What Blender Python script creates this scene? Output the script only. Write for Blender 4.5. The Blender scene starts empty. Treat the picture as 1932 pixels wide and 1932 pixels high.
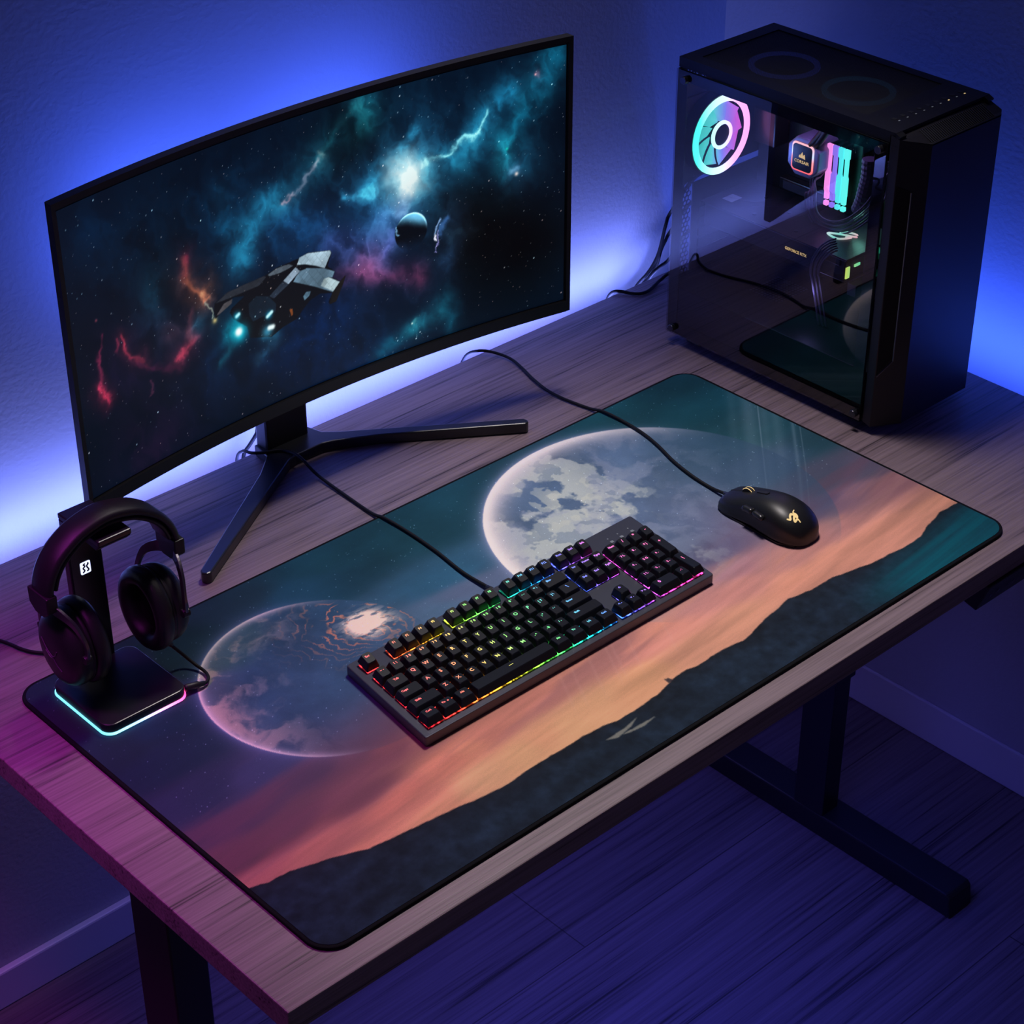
import bpy, math, random
import numpy as np
from mathutils import Vector, Matrix

C = bpy.context.scene.collection
SKY= [(.103,.5,32,40,48),(.188,.525,28,50,62),(.334,.556,28,52,65),(.469,.549,26,66,82),(.596,.542,28,72,88),(.663,.529,30,75,92),(.84,.574,32,70,85),(.939,.576,25,72,82),(1.111,.554,22,62,72),(1.099,.484,25,75,88),(1.109,.398,35,80,92),(1.123,.328,38,72,85),(1.127,.234,90,85,105),(1.131,.195,150,105,110),(1.126,.148,190,125,110),(1.13,.119,205,135,112),(.416,.523,30,70,92),(.257,.542,28,50,65),(.084,.42,30,48,60),(.119,.375,33,52,72),(.105,.307,45,55,80),(.104,.242,75,62,82),(.08,.2,95,70,80),(.178,.43,30,55,75),(.57,.424,50,95,125),(.562,.387,90,105,135),(.507,.38,85,115,145),(.204,.249,80,65,85),(.196,.292,60,68,100),(.256,.236,105,75,90),(.282,.224,125,80,88),(.332,.213,150,95,95),(.21,.187,120,80,90),(.143,.205,100,72,85),(.139,.166,185,110,98),(.082,.177,170,100,95),(.229,.159,205,120,100),(.306,.166,215,130,105),(.343,.167,220,140,110),(.162,.145,170,105,95),(.248,.141,195,120,100),(.323,.128,220,165,120),(.388,.125,222,165,118),(.255,.123,215,145,110),(.165,.131,200,125,100),(.381,.168,205,125,108),(.465,.175,205,125,110),(.422,.129,222,155,115),(.501,.13,222,160,118),(.459,.119,225,165,120),(.576,.123,222,155,115),(.554,.184,200,125,110),(.618,.164,205,128,115),(.618,.206,185,118,118),(.662,.165,205,130,115),(.662,.124,215,145,118),(.751,.124,215,145,118),(.722,.18,190,122,118),(.814,.198,165,110,120),(.798,.167,195,125,118),(.861,.139,212,138,115),(.95,.132,215,140,118),(1.043,.125,215,140,118),(.967,.18,185,120,118),(1.053,.216,130,100,118),(.895,.168,190,125,120),(1.019,.231,100,85,110),(1.062,.259,75,80,100),(.834,.241,110,95,125),(1.028,.327,60,85,110),(.323,.346,60,80,105),(.31,.258,110,80,95),(.474,.271,120,110,130),(.632,.263,140,115,130),(.779,.277,110,110,140)]
SHIP= [((12,14,20),[(-.1618,.98),(-.1413,.987),(-.0842,.988),(-.0675,.9922),(-.0512,.9925),(-.0325,.9932),(-.0194,.9958),(.0139,.9884),(.016,.9842),(.0092,.9691),(.0191,.9586),(.0152,.9517),(.0265,.9428),(.0356,.9485),(.0309,.9382),(.0191,.9183),(.0095,.9174),(.0074,.9212),(.014,.9315),(-.0046,.9368),(-.0203,.933),(-.0327,.924),(-.0416,.9158),(-.0633,.9124),(-.0816,.9059),(-.1139,.9167),(-.1172,.9328),(-.1367,.9504),(-.141,.961),(-.1365,.9653),(-.117,.973),(-.1341,.9774),(-.1626,.9604),(-.1639,.9709)]),((150,175,190),[(-.0324,.9937),(-.0195,.9953),(.0139,.9881),(.0154,.9844),(.0044,.9676),(-.008,.9749),(-.0239,.9822),(-.0365,.9855)]),((90,118,138),[(-.0325,.9761),(-.022,.9765),(.0033,.968),(.0191,.9586),(.0152,.9517),(.0072,.9555),(.0264,.9418),(.0152,.9321),(-.0121,.9487),(-.0438,.9658),(-.0388,.9711)]),((165,188,195),[(.0024,.954),(.0095,.9542),(.0264,.9418),(.0152,.9331),(-.0028,.9465)]),((120,138,155),[(-.039,.9833),(-.0325,.9761),(-.0509,.9652),(-.0586,.972)]),((30,38,50),[(-.0586,.972),(-.051,.9647),(-.0741,.9543),(-.0807,.9597)]),((70,80,90),[(-.0807,.9878),(-.0676,.9912),(-.049,.9908),(-.0423,.9865),(-.0518,.9847),(-.0635,.9838),(-.0786,.9851)]),((34,38,46),[(-.1607,.9795),(-.1413,.987),(-.0865,.9879),(-.0832,.9857),(-.0943,.9787),(-.134,.9783)]),((62,60,64),[(-.1611,.9638),(-.1484,.9748),(-.1354,.9759),(-.1371,.9706),(-.1564,.964)]),((22,20,20),[(.014,.9315),(.0265,.9428),(.0356,.9485),(.0309,.9382),(.0191,.9183),(.009,.9181)]),((15,25,36),[(-.1123,.9612),(-.1,.9668),(-.0819,.9601),(-.0713,.9461),(-.0732,.9366),(-.0909,.9371),(-.1075,.9362),(-.1125,.9462)]),((75,105,125),[(-.0303,.9417),(-.0253,.9461),(-.0183,.9446),(-.021,.9394),(-.0284,.9358)]),((110,60,30),[(-.0523,.9321),(-.0476,.9314),(-.047,.924),(-.0495,.9218)])]
GLOW= [([(.1313,1.0513),(.1359,1.0465)],.0133,(230,255,255)),([(.1321,1.0497)],.032,(40,150,205)),([(.1319,1.0462)],.0733,(12,60,90)),([(.156,1.0536),(.1798,1.0577),(.2036,1.062),(.2235,1.0744),(.2354,1.082),(.2552,1.1084)],.004,(110,190,205)),([(.156,1.0536),(.2036,1.062),(.2552,1.1084),(.2825,1.1263)],.02,(14,80,110)),([(.1241,1.0484),(.0762,1.0447),(.0405,1.0464)],.0087,(35,110,150)),([(.1285,1.061),(.1321,1.0943),(.1458,1.1043)],.008,(25,100,140)),([(.1317,1.0394),(.1272,1.002)],.0087,(80,110,190)),([(.093,1.064),(.0766,1.0515)],.0133,(20,90,130)),([(-.0493,1.0674),(-.033,1.0743)],.0033,(200,140,150)),([(-.033,1.0743),(-.0164,1.0858),(.0005,1.1027)],.004,(120,110,130)),([(.0005,1.1027),(.0213,1.1212),(.0423,1.1483),(.0702,1.1605)],.008,(18,75,85)),([(-.0494,1.0661),(.0006,1.104),(.0741,1.1628)],.0227,(8,50,65)),([(.0053,1.1159),(.0102,1.1078)],.0053,(100,120,120)),([(-.1025,1.02),(-.0983,1.0488),(-.0807,1.0695),(-.0402,1.0832)],.0173,(14,65,88)),([(-.1328,1.0999),(-.129,1.0593),(-.1096,1.0123)],.0173,(6,40,58)),([(.0738,1.1563),(.0648,1.1323)],.0173,(12,75,85)),([(.3515,1.1597),(.3211,1.1179),(.2823,1.0708)],.024,(6,60,78)),([(.3241,1.1386)],.002,(255,150,140)),([(.3241,1.1386)],.006,(110,40,50)),([(.2822,1.0497)],.0027,(0,180,130)),([(.2822,1.0532),(.2743,1.0374)],.0173,(8,70,80)),([(.2964,1.0127)],.0033,(255,230,220)),([(.2948,1.0196)],.0093,(90,120,170)),([(.298,1.0029)],.02,(15,50,70)),([(.3019,1.0308),(.235,1.0541)],.0333,(8,45,62)),([(.0717,.9513),(.1438,.9215)],.0173,(70,14,26)),([(.031,.9502),(.0879,.9497)],.0133,(60,18,30)),([(.0251,.9874),(.0967,.9649)],.0253,(26,24,58)),([(-.0359,1.0348),(.0744,1.0071)],.0467,(8,34,62)),([(.1929,.9289),(.2095,.9535),(.1941,.9867)],.0173,(25,50,85)),([(.2337,.9541),(.1933,.9508)],.0107,(30,60,95)),([(.1061,.9976),(.1305,1.0046)],.02,(30,50,100)),([(.1056,.9836),(.1007,.9637)],.008,(30,30,80)),([(.1332,.849),(.175,.8636)],.016,(12,58,68)),([(.1341,.8495)],.002,(200,220,200)),([(.1341,.8495)],.006,(40,90,90)),([(.0822,.821),(.1248,.8443)],.0147,(5,45,52)),([(.1834,.8722),(.2074,.8345)],.0173,(5,42,52)),([(-.0455,.9054),(.0197,.8964)],.04,(0,12,34)),([(-.1981,.947),(-.2093,.94),(-.2235,.9363)],.0053,(190,45,62)),([(-.2969,.997),(-.2906,.9744),(-.2774,.9539)],.004,(165,40,50)),([(-.2824,.9521),(-.2468,.9297),(-.223,.9264)],.0053,(60,12,26)),([(-.1986,.9847),(-.2039,.9665),(-.2023,.9522)],.0087,(85,32,34)),([(-.2012,1.0457),(-.1957,1.0251)],.006,(170,55,40)),([(-.1943,1.0233),(-.1786,1.0006)],.0067,(205,95,48)),([(-.1786,1.0006),(-.1695,.9883)],.0047,(230,120,70)),([(-.1978,1.0483)],.0047,(160,15,45)),([(-.1682,.9851),(-.1617,.9703),(-.1628,.9598)],.0027,(120,130,110)),([(-.1637,.9588)],.0033,(255,225,120)),([(-.1805,.9605)],.0147,(22,66,84)),([(-.2253,.9752)],.016,(50,22,24)),([(-.2457,1.0035)],.04,(12,20,32)),([(-.2421,1.0318)],.0267,(4,34,46)),([(-.3315,1.0067),(-.3414,.9717),(-.3431,.9492)],.0033,(90,18,34)),([(-.3442,.9477),(-.3312,.9282)],.004,(225,45,72)),([(-.3325,1.0266)],.0027,(110,40,45)),([(-.3089,.9903),(-.3106,.9778)],.004,(90,20,30)),([(-.2722,.9203),(-.2662,.9038)],.0027,(50,18,26)),([(-.274,1.0861),(-.1429,1.0772)],.06,(0,14,26)),([(-.1615,.8936),(.0651,.8134)],.0533,(0,8,22)),([(-.143,.9144),(-.1569,.8988)],.008,(10,70,80)),([(-.0791,.8965),(-.1048,.8849)],.008,(25,55,75)),([(-.13,.931)],.0067,(240,255,255)),([(-.1287,.9284)],.016,(0,150,175)),([(-.0838,.9189),(-.0789,.9185)],.0047,(235,255,255)),([(-.0874,.9153)],.0113,(40,120,150)),([(-.1313,.9517),(-.1279,.9532)],.0033,(170,240,255)),([(-.1313,.9517)],.008,(0,120,150)),([(-.0858,.9345),(-.0789,.9383)],.0033,(190,245,255)),([(-.0832,.9357)],.0073,(0,110,150)),([(-.1039,.9413)],.0013,(150,200,220)),([(-.2678,.827)],.06,(16,3,10)),([(-.2998,.953)],.04,(10,2,10)),([(-.3212,1.1292)],.0333,(0,8,16))]
HILL = [(.062,.154),(.07,.152),(.089,.145),(.113,.144),(.132,.138),(.152,.133),(.192,.116),(.23,.111),(.282,.106),(.33,.097),(.359,.094),(.392,.097),(.439,.098),(.464,.097),(.489,.097),(.515,.092),(.535,.091),(.562,.093),(.578,.094),(.594,.098),(.603,.1),(.619,.102),(.637,.102),(.651,.1),(.672,.101),(.691,.101),(.721,.096),(.743,.101),(.778,.108),(.821,.115),(.852,.11),(.896,.109),(.938,.099),(.964,.095),(1.004,.092),(1.039,.092),(1.067,.102),(1.1,.11),(1.14,.108)]
MATK, SCRK = 1.25, 1.0
ENG = (-.155,-.064,.890,.980)
EXPO, AMB = 0.0, 0.20
def LIGHTS():
    l = bpy.data.lights.new('ceiling_spot', 'SPOT'); l.energy = 88; l.color = (1.0, .92, .90); l.spot_size = math.radians(52); l.spot_blend = 1.0; l.shadow_soft_size = .16
    o = bpy.data.objects.new('ceiling_spot', l); C.objects.link(o); o.location = (1.0, .62, 2.4)
    o.rotation_euler = (Vector((.68, .16, .68))-Vector(o.location)).to_track_quat('-Z', 'Y').to_euler()
    area('led_strip_back', (.71, .816, .655), (.71, .874, .715), 1.30, .008, 3.6, (.19, .25, 1.0))
    area('led_monitor_back', (.63, .748, 1.02), (.63, .874, 1.08), .44, .20, 3.2, (.05, .125, 1.0))
    area('led_strip_right', (1.432, .42, .655), (1.522, .42, .73), .74, .008, 2.2, (.04, .11, 1.0))
    a = area('led_under_desk', (.62, .24, .62), (.60, .16, 0), .8, .25, 2.5, (.07, .085, 1.0)); a.data.spread = math.radians(130)
    area('led_strip_low', (.60, .8155, .640), (.60, .874, .35), 1.2, .008, .9, (.26, .14, 1.0))
    a = area('magenta_lamp', (-.30, .55, 1.75), (-.10, .42, .67), .20, .20, .85, (.92, .07, .95)); a.data.spread = math.radians(54)
    for n, p, w_, c in (('case_fill', (1.285, .50, 1.035), .30, (.55, .30, 1.0)), ('case_fill_rear', (1.25, .60, .93), .14, (.18, .30, 1.0)), ('card_fill', (1.315, .435, .90), .05, (.3, 1.0, .7)), ('case_floor_fill', (1.24, .45, .81), .05, (.4, .35, 1.0))):  # point lamps added to brighten the case interior, besides its lit parts
        l = bpy.data.lights.new(n, 'POINT'); l.energy = w_; l.color = c; l.shadow_soft_size = .012
        o = bpy.data.objects.new(n, l); C.objects.link(o); o.location = p
RX = random.Random(7)

# ---------------------------------------------------------------- camera frame (photo 1932 x 1932)
F = 3925.6
YAW, PIT, ROL = (math.radians(a) for a in (42.765, 32.773, -0.117))
FW = np.array([math.sin(YAW)*math.cos(PIT), math.cos(YAW)*math.cos(PIT), -math.sin(PIT)])
_r = np.array([math.cos(YAW), -math.sin(YAW), 0.0]); _u = np.cross(_r, FW)
RT = _r*math.cos(ROL)+_u*math.sin(ROL); UP = -_r*math.sin(ROL)+_u*math.cos(ROL)
CAM = np.array([-0.7588, -1.12, 2.075])
DZ = 0.675                       # desk top
MZ = 0.679                       # mat top
def at(px, py, ax, val):         # the point of the place seen at a pixel, on the plane axis = val
    d = FW*F+RT*(px-966)-UP*(py-966)
    p = CAM+d*((val-CAM[ax])/d[ax])
    return tuple(float(v) for v in p)

# ---------------------------------------------------------------- helpers
ORG = {}
def lin(c):
    return tuple(((v/255+0.055)/1.055)**2.4 if v > 10 else v/255/12.92 for v in c)
def tag(o, label=None, cat=None, group=None, kind=None):
    if label: o['label'] = label
    if cat: o['category'] = cat
    if group: o['group'] = group
    if kind: o['kind'] = kind
    return o
def thing(name, loc, label, cat, group=None):
    o = bpy.data.objects.new(name, None); C.objects.link(o)
    o.location = loc; o.empty_display_size = 0.02
    ORG[o.name] = tuple(loc)
    return tag(o, label, cat, group)
class MB:
    def __init__(s): s.v = []; s.f = []
    def add(s, vs, fs):
        b = len(s.v); s.v += [tuple(p) for p in vs]; s.f += [tuple(i+b for i in f) for f in fs]; return s
    def box(s, x0, x1, y0, y1, z0, z1):
        vs = [(x, y, z) for z in (z0, z1) for y in (y0, y1) for x in (x0, x1)]
        return s.add(vs, [(0,2,3,1),(4,5,7,6),(0,1,5,4),(2,6,7,3),(0,4,6,2),(1,3,7,5)])
    def prism(s, poly, w0, w1, f=lambda u, v, w: (u, v, w)):
        n = len(poly); vs = [f(u, v, w0) for u, v in poly]+[f(u, v, w1) for u, v in poly]
        fs = [tuple(range(n-1, -1, -1)), tuple(range(n, 2*n))]+[(i, (i+1) % n, n+(i+1) % n, n+i) for i in range(n)]
        return s.add(vs, fs)
    def rings(s, rs, cap0=True, cap1=True, closed=True):
        n = len(rs[0]); vs = [p for r in rs for p in r]; fs = []
        for i in range(len(rs)-1):
            for j in range(n if closed else n-1):
                a, b = i*n+j, i*n+(j+1) % n
                fs.append((a, b, b+n, a+n))
        if cap0: fs.append(tuple(range(n-1, -1, -1)))
        if cap1: fs.append(tuple((len(rs)-1)*n+j for j in range(n)))
        return s.add(vs, fs)
    def tube(s, pts, r, n=8, sy=None):
        P = [Vector(p) for p in pts]; rs = []; nr = None
        for i, p in enumerate(P):
            t = (P[min(i+1, len(P)-1)]-P[max(i-1, 0)]).normalized()
            if nr is None:
                nr = t.orthogonal().normalized()
            else:
                nr = (nr-t*nr.dot(t)).normalized()
            bn = t.cross(nr)
            rr = r[i] if isinstance(r, (list, tuple)) else r
            rs.append([tuple(p+nr*math.cos(2*math.pi*k/n)*rr+bn*math.sin(2*math.pi*k/n)*rr) for k in range(n)])
        return s.rings(rs)
    def cyl(s, c, axis, r, h, n=24, r2=None):
        r2 = r if r2 is None else r2; rs = []
        for w, rr in ((0, r), (h, r2)):
            ring = []
            for k in range(n):
                a = 2*math.pi*k/n; p = [0, 0, 0]
                p[(axis+1) % 3] = math.cos(a)*rr; p[(axis+2) % 3] = math.sin(a)*rr; p[axis] = w
                ring.append((c[0]+p[0], c[1]+p[1], c[2]+p[2]))
            rs.append(ring)
        return s.rings(rs)
    def build(s, name, m, parent=None, smooth=False, bevel=0, seg=2, sub=0):
        o0 = ORG.get(parent.name, (0, 0, 0)) if parent else (0, 0, 0)
        me = bpy.data.meshes.new(name)
        me.from_pydata([(x-o0[0], y-o0[1], z-o0[2]) for x, y, z in s.v], [], s.f)
        me.update()
        return finish(name, me, m, parent, smooth, bevel, seg, sub, o0)
def finish(name, me, m, parent, smooth=False, bevel=0, seg=2, sub=0, o0=(0, 0, 0)):
    me.materials.append(m)
    if smooth:
        me.polygons.foreach_set('use_smooth', [True]*len(me.polygons))
    o = bpy.data.objects.new(name, me); C.objects.link(o)
    if parent: o.parent = parent
    ORG[o.name] = o0
    if bevel:
        b = o.modifiers.new('bevel', 'BEVEL'); b.width = bevel; b.segments = seg; b.limit_method = 'ANGLE'; b.angle_limit = math.radians(35)
        b.harden_normals = False
    if sub:
        q = o.modifiers.new('sub', 'SUBSURF'); q.levels = sub; q.render_levels = sub
    return o
def fix_normals(o):
    import bmesh
    bm = bmesh.new(); bm.from_mesh(o.data); bmesh.ops.recalc_face_normals(bm, faces=bm.faces); bm.to_mesh(o.data); bm.free(); return o
def bez(pts, n=8):               # smooth curve through points (Catmull-Rom)
    P = [Vector(p) for p in pts]; P = [P[0]*2-P[1]]+P+[P[-1]*2-P[-2]]; out = []
    for i in range(1, len(P)-2):
        for k in range(n):
            t = k/n
            out.append(0.5*((2*P[i])+(P[i+1]-P[i-1])*t+(2*P[i-1]-5*P[i]+4*P[i+1]-P[i+2])*t*t+(3*P[i]-P[i-1]-3*P[i+1]+P[i+2])*t**3))
    out.append(P[-2]); return [tuple(p) for p in out]
def rrect(x0, x1, y0, y1, r, n=6):
    out = []
    for cx, cy, a0 in ((x1-r, y1-r, 0), (x0+r, y1-r, 90), (x0+r, y0+r, 180), (x1-r, y0+r, 270)):
        for k in range(n+1):
            a = math.radians(a0+90*k/n); out.append((cx+r*math.cos(a), cy+r*math.sin(a)))
    return out

# ---------------------------------------------------------------- materials
def nodes(name):
    m = bpy.data.materials.new(name); m.use_nodes = True; nt = m.node_tree
    return m, nt, nt.nodes, nt.links, nt.nodes['Principled BSDF']
def simple(name, col, rough=0.5, metal=0.0, spec=0.5, coat=0.0, noise=0.0, nscale=300):
    m, nt, N, L, b = nodes(name)
    b.inputs['Base Color'].default_value = (*col, 1); b.inputs['Roughness'].default_value = rough
    b.inputs['Metallic'].default_value = metal; b.inputs['Specular IOR Level'].default_value = spec
    b.inputs['Coat Weight'].default_value = coat
    if noise:
        t = N.new('ShaderNodeTexNoise'); t.inputs['Scale'].default_value = nscale; t.inputs['Detail'].default_value = 4
        c = N.new('ShaderNodeTexCoord'); L.new(c.outputs['Object'], t.inputs['Vector'])
        bp = N.new('ShaderNodeBump'); bp.inputs['Strength'].default_value = noise; bp.inputs['Distance'].default_value = 0.001
        L.new(t.outputs['Fac'], bp.inputs['Height']); L.new(bp.outputs['Normal'], b.inputs['Normal'])
    return m
def emit(name, col, strength, rough=0.5):
    m, nt, N, L, b = nodes(name)
    b.inputs['Base Color'].default_value = (*[c*0.3 for c in col], 1); b.inputs['Roughness'].default_value = rough
    b.inputs['Emission Color'].default_value = (*col, 1); b.inputs['Emission Strength'].default_value = strength
    return m
def ramp(N, stops, interp='LINEAR'):
    r = N.new('ShaderNodeValToRGB'); r.color_ramp.interpolation = interp
    e = r.color_ramp.elements
    while len(e) > 1: e.remove(e[-1])
    e[0].position = stops[0][0]; e[0].color = (*stops[0][1], 1)
    for p, c in stops[1:]:
        q = e.new(p); q.color = (*c, 1)
    return r
def ramp_emit(name, axis, lo, hi, stops, strength, base=(0.02, 0.02, 0.02)):   # LED colours that run along one axis of the place
    m, nt, N, L, b = nodes(name)
    g = N.new('ShaderNodeNewGeometry'); s = N.new('ShaderNodeSeparateXYZ'); L.new(g.outputs['Position'], s.inputs[0])
    mr = N.new('ShaderNodeMapRange'); mr.inputs['From Min'].default_value = lo; mr.inputs['From Max'].default_value = hi
    L.new(s.outputs[axis], mr.inputs['Value'])
    r = ramp(N, stops); L.new(mr.outputs[0], r.inputs[0]); L.new(r.outputs[0], b.inputs['Emission Color'])
    b.inputs['Base Color'].default_value = (*base, 1); b.inputs['Emission Strength'].default_value = strength
    return m
def wood(name, dark, light, seam=None, rough=0.45, sx=1.6, sy=46, bump=0.25):
    m, nt, N, L, b = nodes(name)
    c = N.new('ShaderNodeTexCoord')
    def noise(scale, vec, detail=6, dist=0.0, rough_=0.6):
        mp = N.new('ShaderNodeMapping'); mp.inputs['Scale'].default_value = vec
        L.new(c.outputs['Object'], mp.inputs[0])
        t = N.new('ShaderNodeTexNoise'); t.inputs['Scale'].default_value = scale; t.inputs['Detail'].default_value = detail
        t.inputs['Distortion'].default_value = dist; t.inputs['Roughness'].default_value = rough_
        L.new(mp.outputs[0], t.inputs['Vector']); return t
    a = noise(1, (sx, sy, sy), 6, 0.5)           # long grain
    f = noise(1, (sx*2.6, sy*6.5, sy*6.5), 3, 0.15, 0.6)  # pores
    w = noise(1, (0.9, 6, 6), 3, 1.2)            # broad bands
    def mth(op, x, y):
        n = N.new('ShaderNodeMath'); n.operation = op
        for i, q in enumerate((x, y)):
            if isinstance(q, (int, float)): n.inputs[i].default_value = q
            else: L.new(q, n.inputs[i])
        return n.outputs[0]
    h = mth('ADD', mth('MULTIPLY', a.outputs['Fac'], 0.34), mth('ADD', mth('MULTIPLY', w.outputs['Fac'], 0.12), mth('MULTIPLY', f.outputs['Fac'], 0.56)))
    r = ramp(N, [(0.36, dark), (0.455, tuple((x*0.35+y*0.65) for x, y in zip(dark, light))), (0.60, light)])
    L.new(h, r.inputs[0]); col = r.outputs[0]
    if seam:
        br = N.new('ShaderNodeTexBrick'); br.offset = 0.37; br.inputs['Scale'].default_value = 1
        br.inputs['Brick Width'].default_value = 1.25; br.inputs['Row Height'].default_value = seam
        br.inputs['Mortar Size'].default_value = 0.0012; br.inputs['Mortar Smooth'].default_value = 0.3
        br.inputs['Color1'].default_value = (1, 1, 1, 1); br.inputs['Color2'].default_value = (0.72, 0.72, 0.72, 1); br.inputs['Mortar'].default_value = (0.12, 0.12, 0.12, 1)
        L.new(c.outputs['Object'], br.inputs['Vector'])
        mx = N.new('ShaderNodeMix'); mx.data_type = 'RGBA'; mx.blend_type = 'MULTIPLY'; mx.inputs[0].default_value = 0.85
        L.new(col, mx.inputs[6]); L.new(br.outputs['Color'], mx.inputs[7]); col = mx.outputs[2]
    L.new(col, b.inputs['Base Color'])
    b.inputs['Roughness'].default_value = rough
    bp = N.new('ShaderNodeBump'); bp.inputs['Strength'].default_value = bump; bp.inputs['Distance'].default_value = 0.0012
    L.new(h, bp.inputs['Height']); L.new(bp.outputs['Normal'], b.inputs['Normal'])
    return m
M = {}
M['desk'] = wood('desk_wood', (0.040, 0.027, 0.032), (0.295, 0.212, 0.245), sx=2.2, sy=42, bump=.4)
M['floor'] = wood('floor_wood', (0.024, 0.018, 0.020), (0.20, 0.155, 0.16), seam=0.20, rough=0.5, sx=1.3, sy=30, bump=.5)
M['wall'] = simple('wall_paint', (0.42, 0.43, 0.46), 0.8, noise=.65, nscale=150)
M['trim'] = simple('trim_paint', (0.60, 0.60, 0.64), 0.45)
M['black'] = simple('black_metal', (0.012, 0.012, 0.014), 0.42, 0.0)
M['case'] = simple('case_metal', (0.008, 0.008, 0.010), 0.42, spec=.32, noise=0.05, nscale=900)
M['panel'] = simple('front_panel_metal', (0.017, 0.016, 0.022), 0.40, spec=.4)
M['plastic'] = simple('matte_plastic', (0.014, 0.014, 0.016), 0.45)
M['stand'] = simple('stand_metal', (0.014, 0.015, 0.018), 0.30, spec=.7)
M['key'] = simple('key_plastic', (0.008, 0.009, 0.014), 0.38, spec=.32)
M['plate'] = simple('brushed_plate', (0.085, 0.09, 0.12), 0.36, 0.55)
M['edge'] = simple('mat_edge', (0.006, 0.006, 0.008), 0.75, spec=.12, noise=0.5, nscale=3000)
M['leather'] = simple('leatherette', (0.013, 0.013, 0.015), 0.38, noise=0.25, nscale=1800)
M['foam'] = simple('cup_cloth', (0.004, 0.004, 0.005), 0.9)
M['alu'] = simple('aluminium', (0.16, 0.15, 0.17), 0.28, 0.9)
M['cable'] = simple('cable_sheath', (0.008, 0.008, 0.010), 0.6, spec=.25)
M['mouse'] = simple('mouse_shell', (0.010, 0.010, 0.012), 0.40)
M['pcb'] = simple('circuit_board', (0.010, 0.010, 0.013), 0.4)
M['chip'] = simple('chip_grey', (0.12, 0.12, 0.15), 0.4, 0.6)
M['screw'] = simple('screw_metal', (0.10, 0.10, 0.12), 0.3, 0.9)
M['sticker'] = simple('white_sticker', (0.35, 0.35, 0.38), 0.6)
M['white'] = emit('glowing_white', (0.5, 0.55, 0.65), 0.12)  # faint glow built into the white marks and indicators
M['gold'] = emit('gold_glow', (1.0, 0.72, 0.32), 0.75)
M['badge'] = emit('badge_glow', (0.60, 0.65, 1.0), 1.6)
M['amber'] = emit('amber_glow', (1.0, 0.70, 0.28), 1.2)
M['engrave'] = simple('engraved_mark', (0.085, 0.055, 0.10), 0.4)
HUE = [(0.0, (1, .02, .04)), (.10, (1, .05, .03)), (.19, (1, .25, .03)), (.27, (.85, .60, .03)), (.36, (.20, .85, .05)), (.47, (.03, .80, .16)), (.55, (.01, .55, .65)), (.63, (.02, .22, 1)), (.70, (.10, .12, 1)), (.77, (.45, .08, .9)), (.84, (1, .06, .55)), (1.0, (1, .04, .22))]
M['keyglow'] = ramp_emit('key_backlight', 0, .350, .790, HUE, 2.2)
def broken(m, scale, lo, hi, s0, s1):       # light that leaks in uneven patches
    nt = m.node_tree; N, L, b = nt.nodes, nt.links, nt.nodes['Principled BSDF']
    c = N.new('ShaderNodeTexCoord'); t = N.new('ShaderNodeTexNoise'); t.inputs['Scale'].default_value = scale; t.inputs['Detail'].default_value = 2
    L.new(c.outputs['Object'], t.inputs['Vector']); mr = N.new('ShaderNodeMapRange')
    for k, v in (('From Min', lo), ('From Max', hi), ('To Min', s0), ('To Max', s1)): mr.inputs[k].default_value = v
    L.new(t.outputs['Fac'], mr.inputs['Value']); L.new(mr.outputs[0], b.inputs['Emission Strength'])
broken(M['keyglow'], 170, .45, .60, .25, 5.0)
M['legend'] = ramp_emit('key_legend', 0, .350, .790, [(p, tuple(0.13+0.87*v for v in c)) for p, c in HUE], 1.8)
M['standled'] = ramp_emit('stand_light', 0, .095, .20, [(0, (.10, .55, .75)), (.12, (.25, .75, .95)), (.45, (.35, .55, 1)), (.7, (.95, .35, .95)), (1, (1, .06, .30))], 2.6)

# ---------------------------------------------------------------- setting
def slab(name, x0, x1, y0, y1, z0, z1, m, bevel=0):
    return tag(MB().box(x0, x1, y0, y1, z0, z1).build(name, m, bevel=bevel), kind='structure')
WY, WX, FZ = 0.874, 1.522, -0.060
slab('floor', -2.2, WX, -2.2, WY, FZ-.06, FZ, M['floor'])
slab('wall_back', -2.2, WX+0.1, WY, WY+0.1, FZ-.06, 2.5, M['wall'])
slab('wall_right', WX, WX+0.1, -2.2, WY, FZ-.06, 2.5, M['wall'])
slab('ceiling', -2.2, WX+0.1, -2.2, WY+0.1, 2.5, 2.6, M['wall'])
slab('baseboard_back', -2.2, WX, WY-0.012, WY, FZ, 0.004, M['trim'], 0.003)
slab('baseboard_right', WX-0.006, WX, -2.2, WY-0.012, FZ, 0.016, M['trim'], 0.003)

# ---------------------------------------------------------------- desk
DX, DY, DT = 1.426, 0.810, 0.030
desk = thing('desk', (0.71, 0.405, FZ), 'wide wooden standing desk with black metal legs in the room corner', 'desk')
MB().box(0, DX, 0, DY, DZ-DT, DZ).build('tabletop', M['desk'], desk, bevel=0.0015)
for nm, (x0, x1, y0, y1) in (('l', (.0594, .099, .2985, .36)), ('r', (1.215, 1.252, .324, .380))):
    col = MB().box(x0-.003, x1+.003, y0-.005, y1+.003, .23, DZ-DT)
    col.box(x0, x1, y0, y1, FZ+.035, .24).build('leg_column', M['black'], desk, bevel=0.002)
    fx0, fx1 = (x0-.006, x1+.006) if nm == 'l' else (1.2135, 1.2665)
    b = MB(); prof = [(.079, FZ), (.084, FZ+.034), (.090, FZ+.040), (.68, FZ+.040), (.688, FZ+.034), (.692, FZ)]
    b.prism(prof, fx0, fx1, lambda u, v, w: (w, u, v)).build('leg_foot', M['black'], desk, bevel=0.003)
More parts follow.
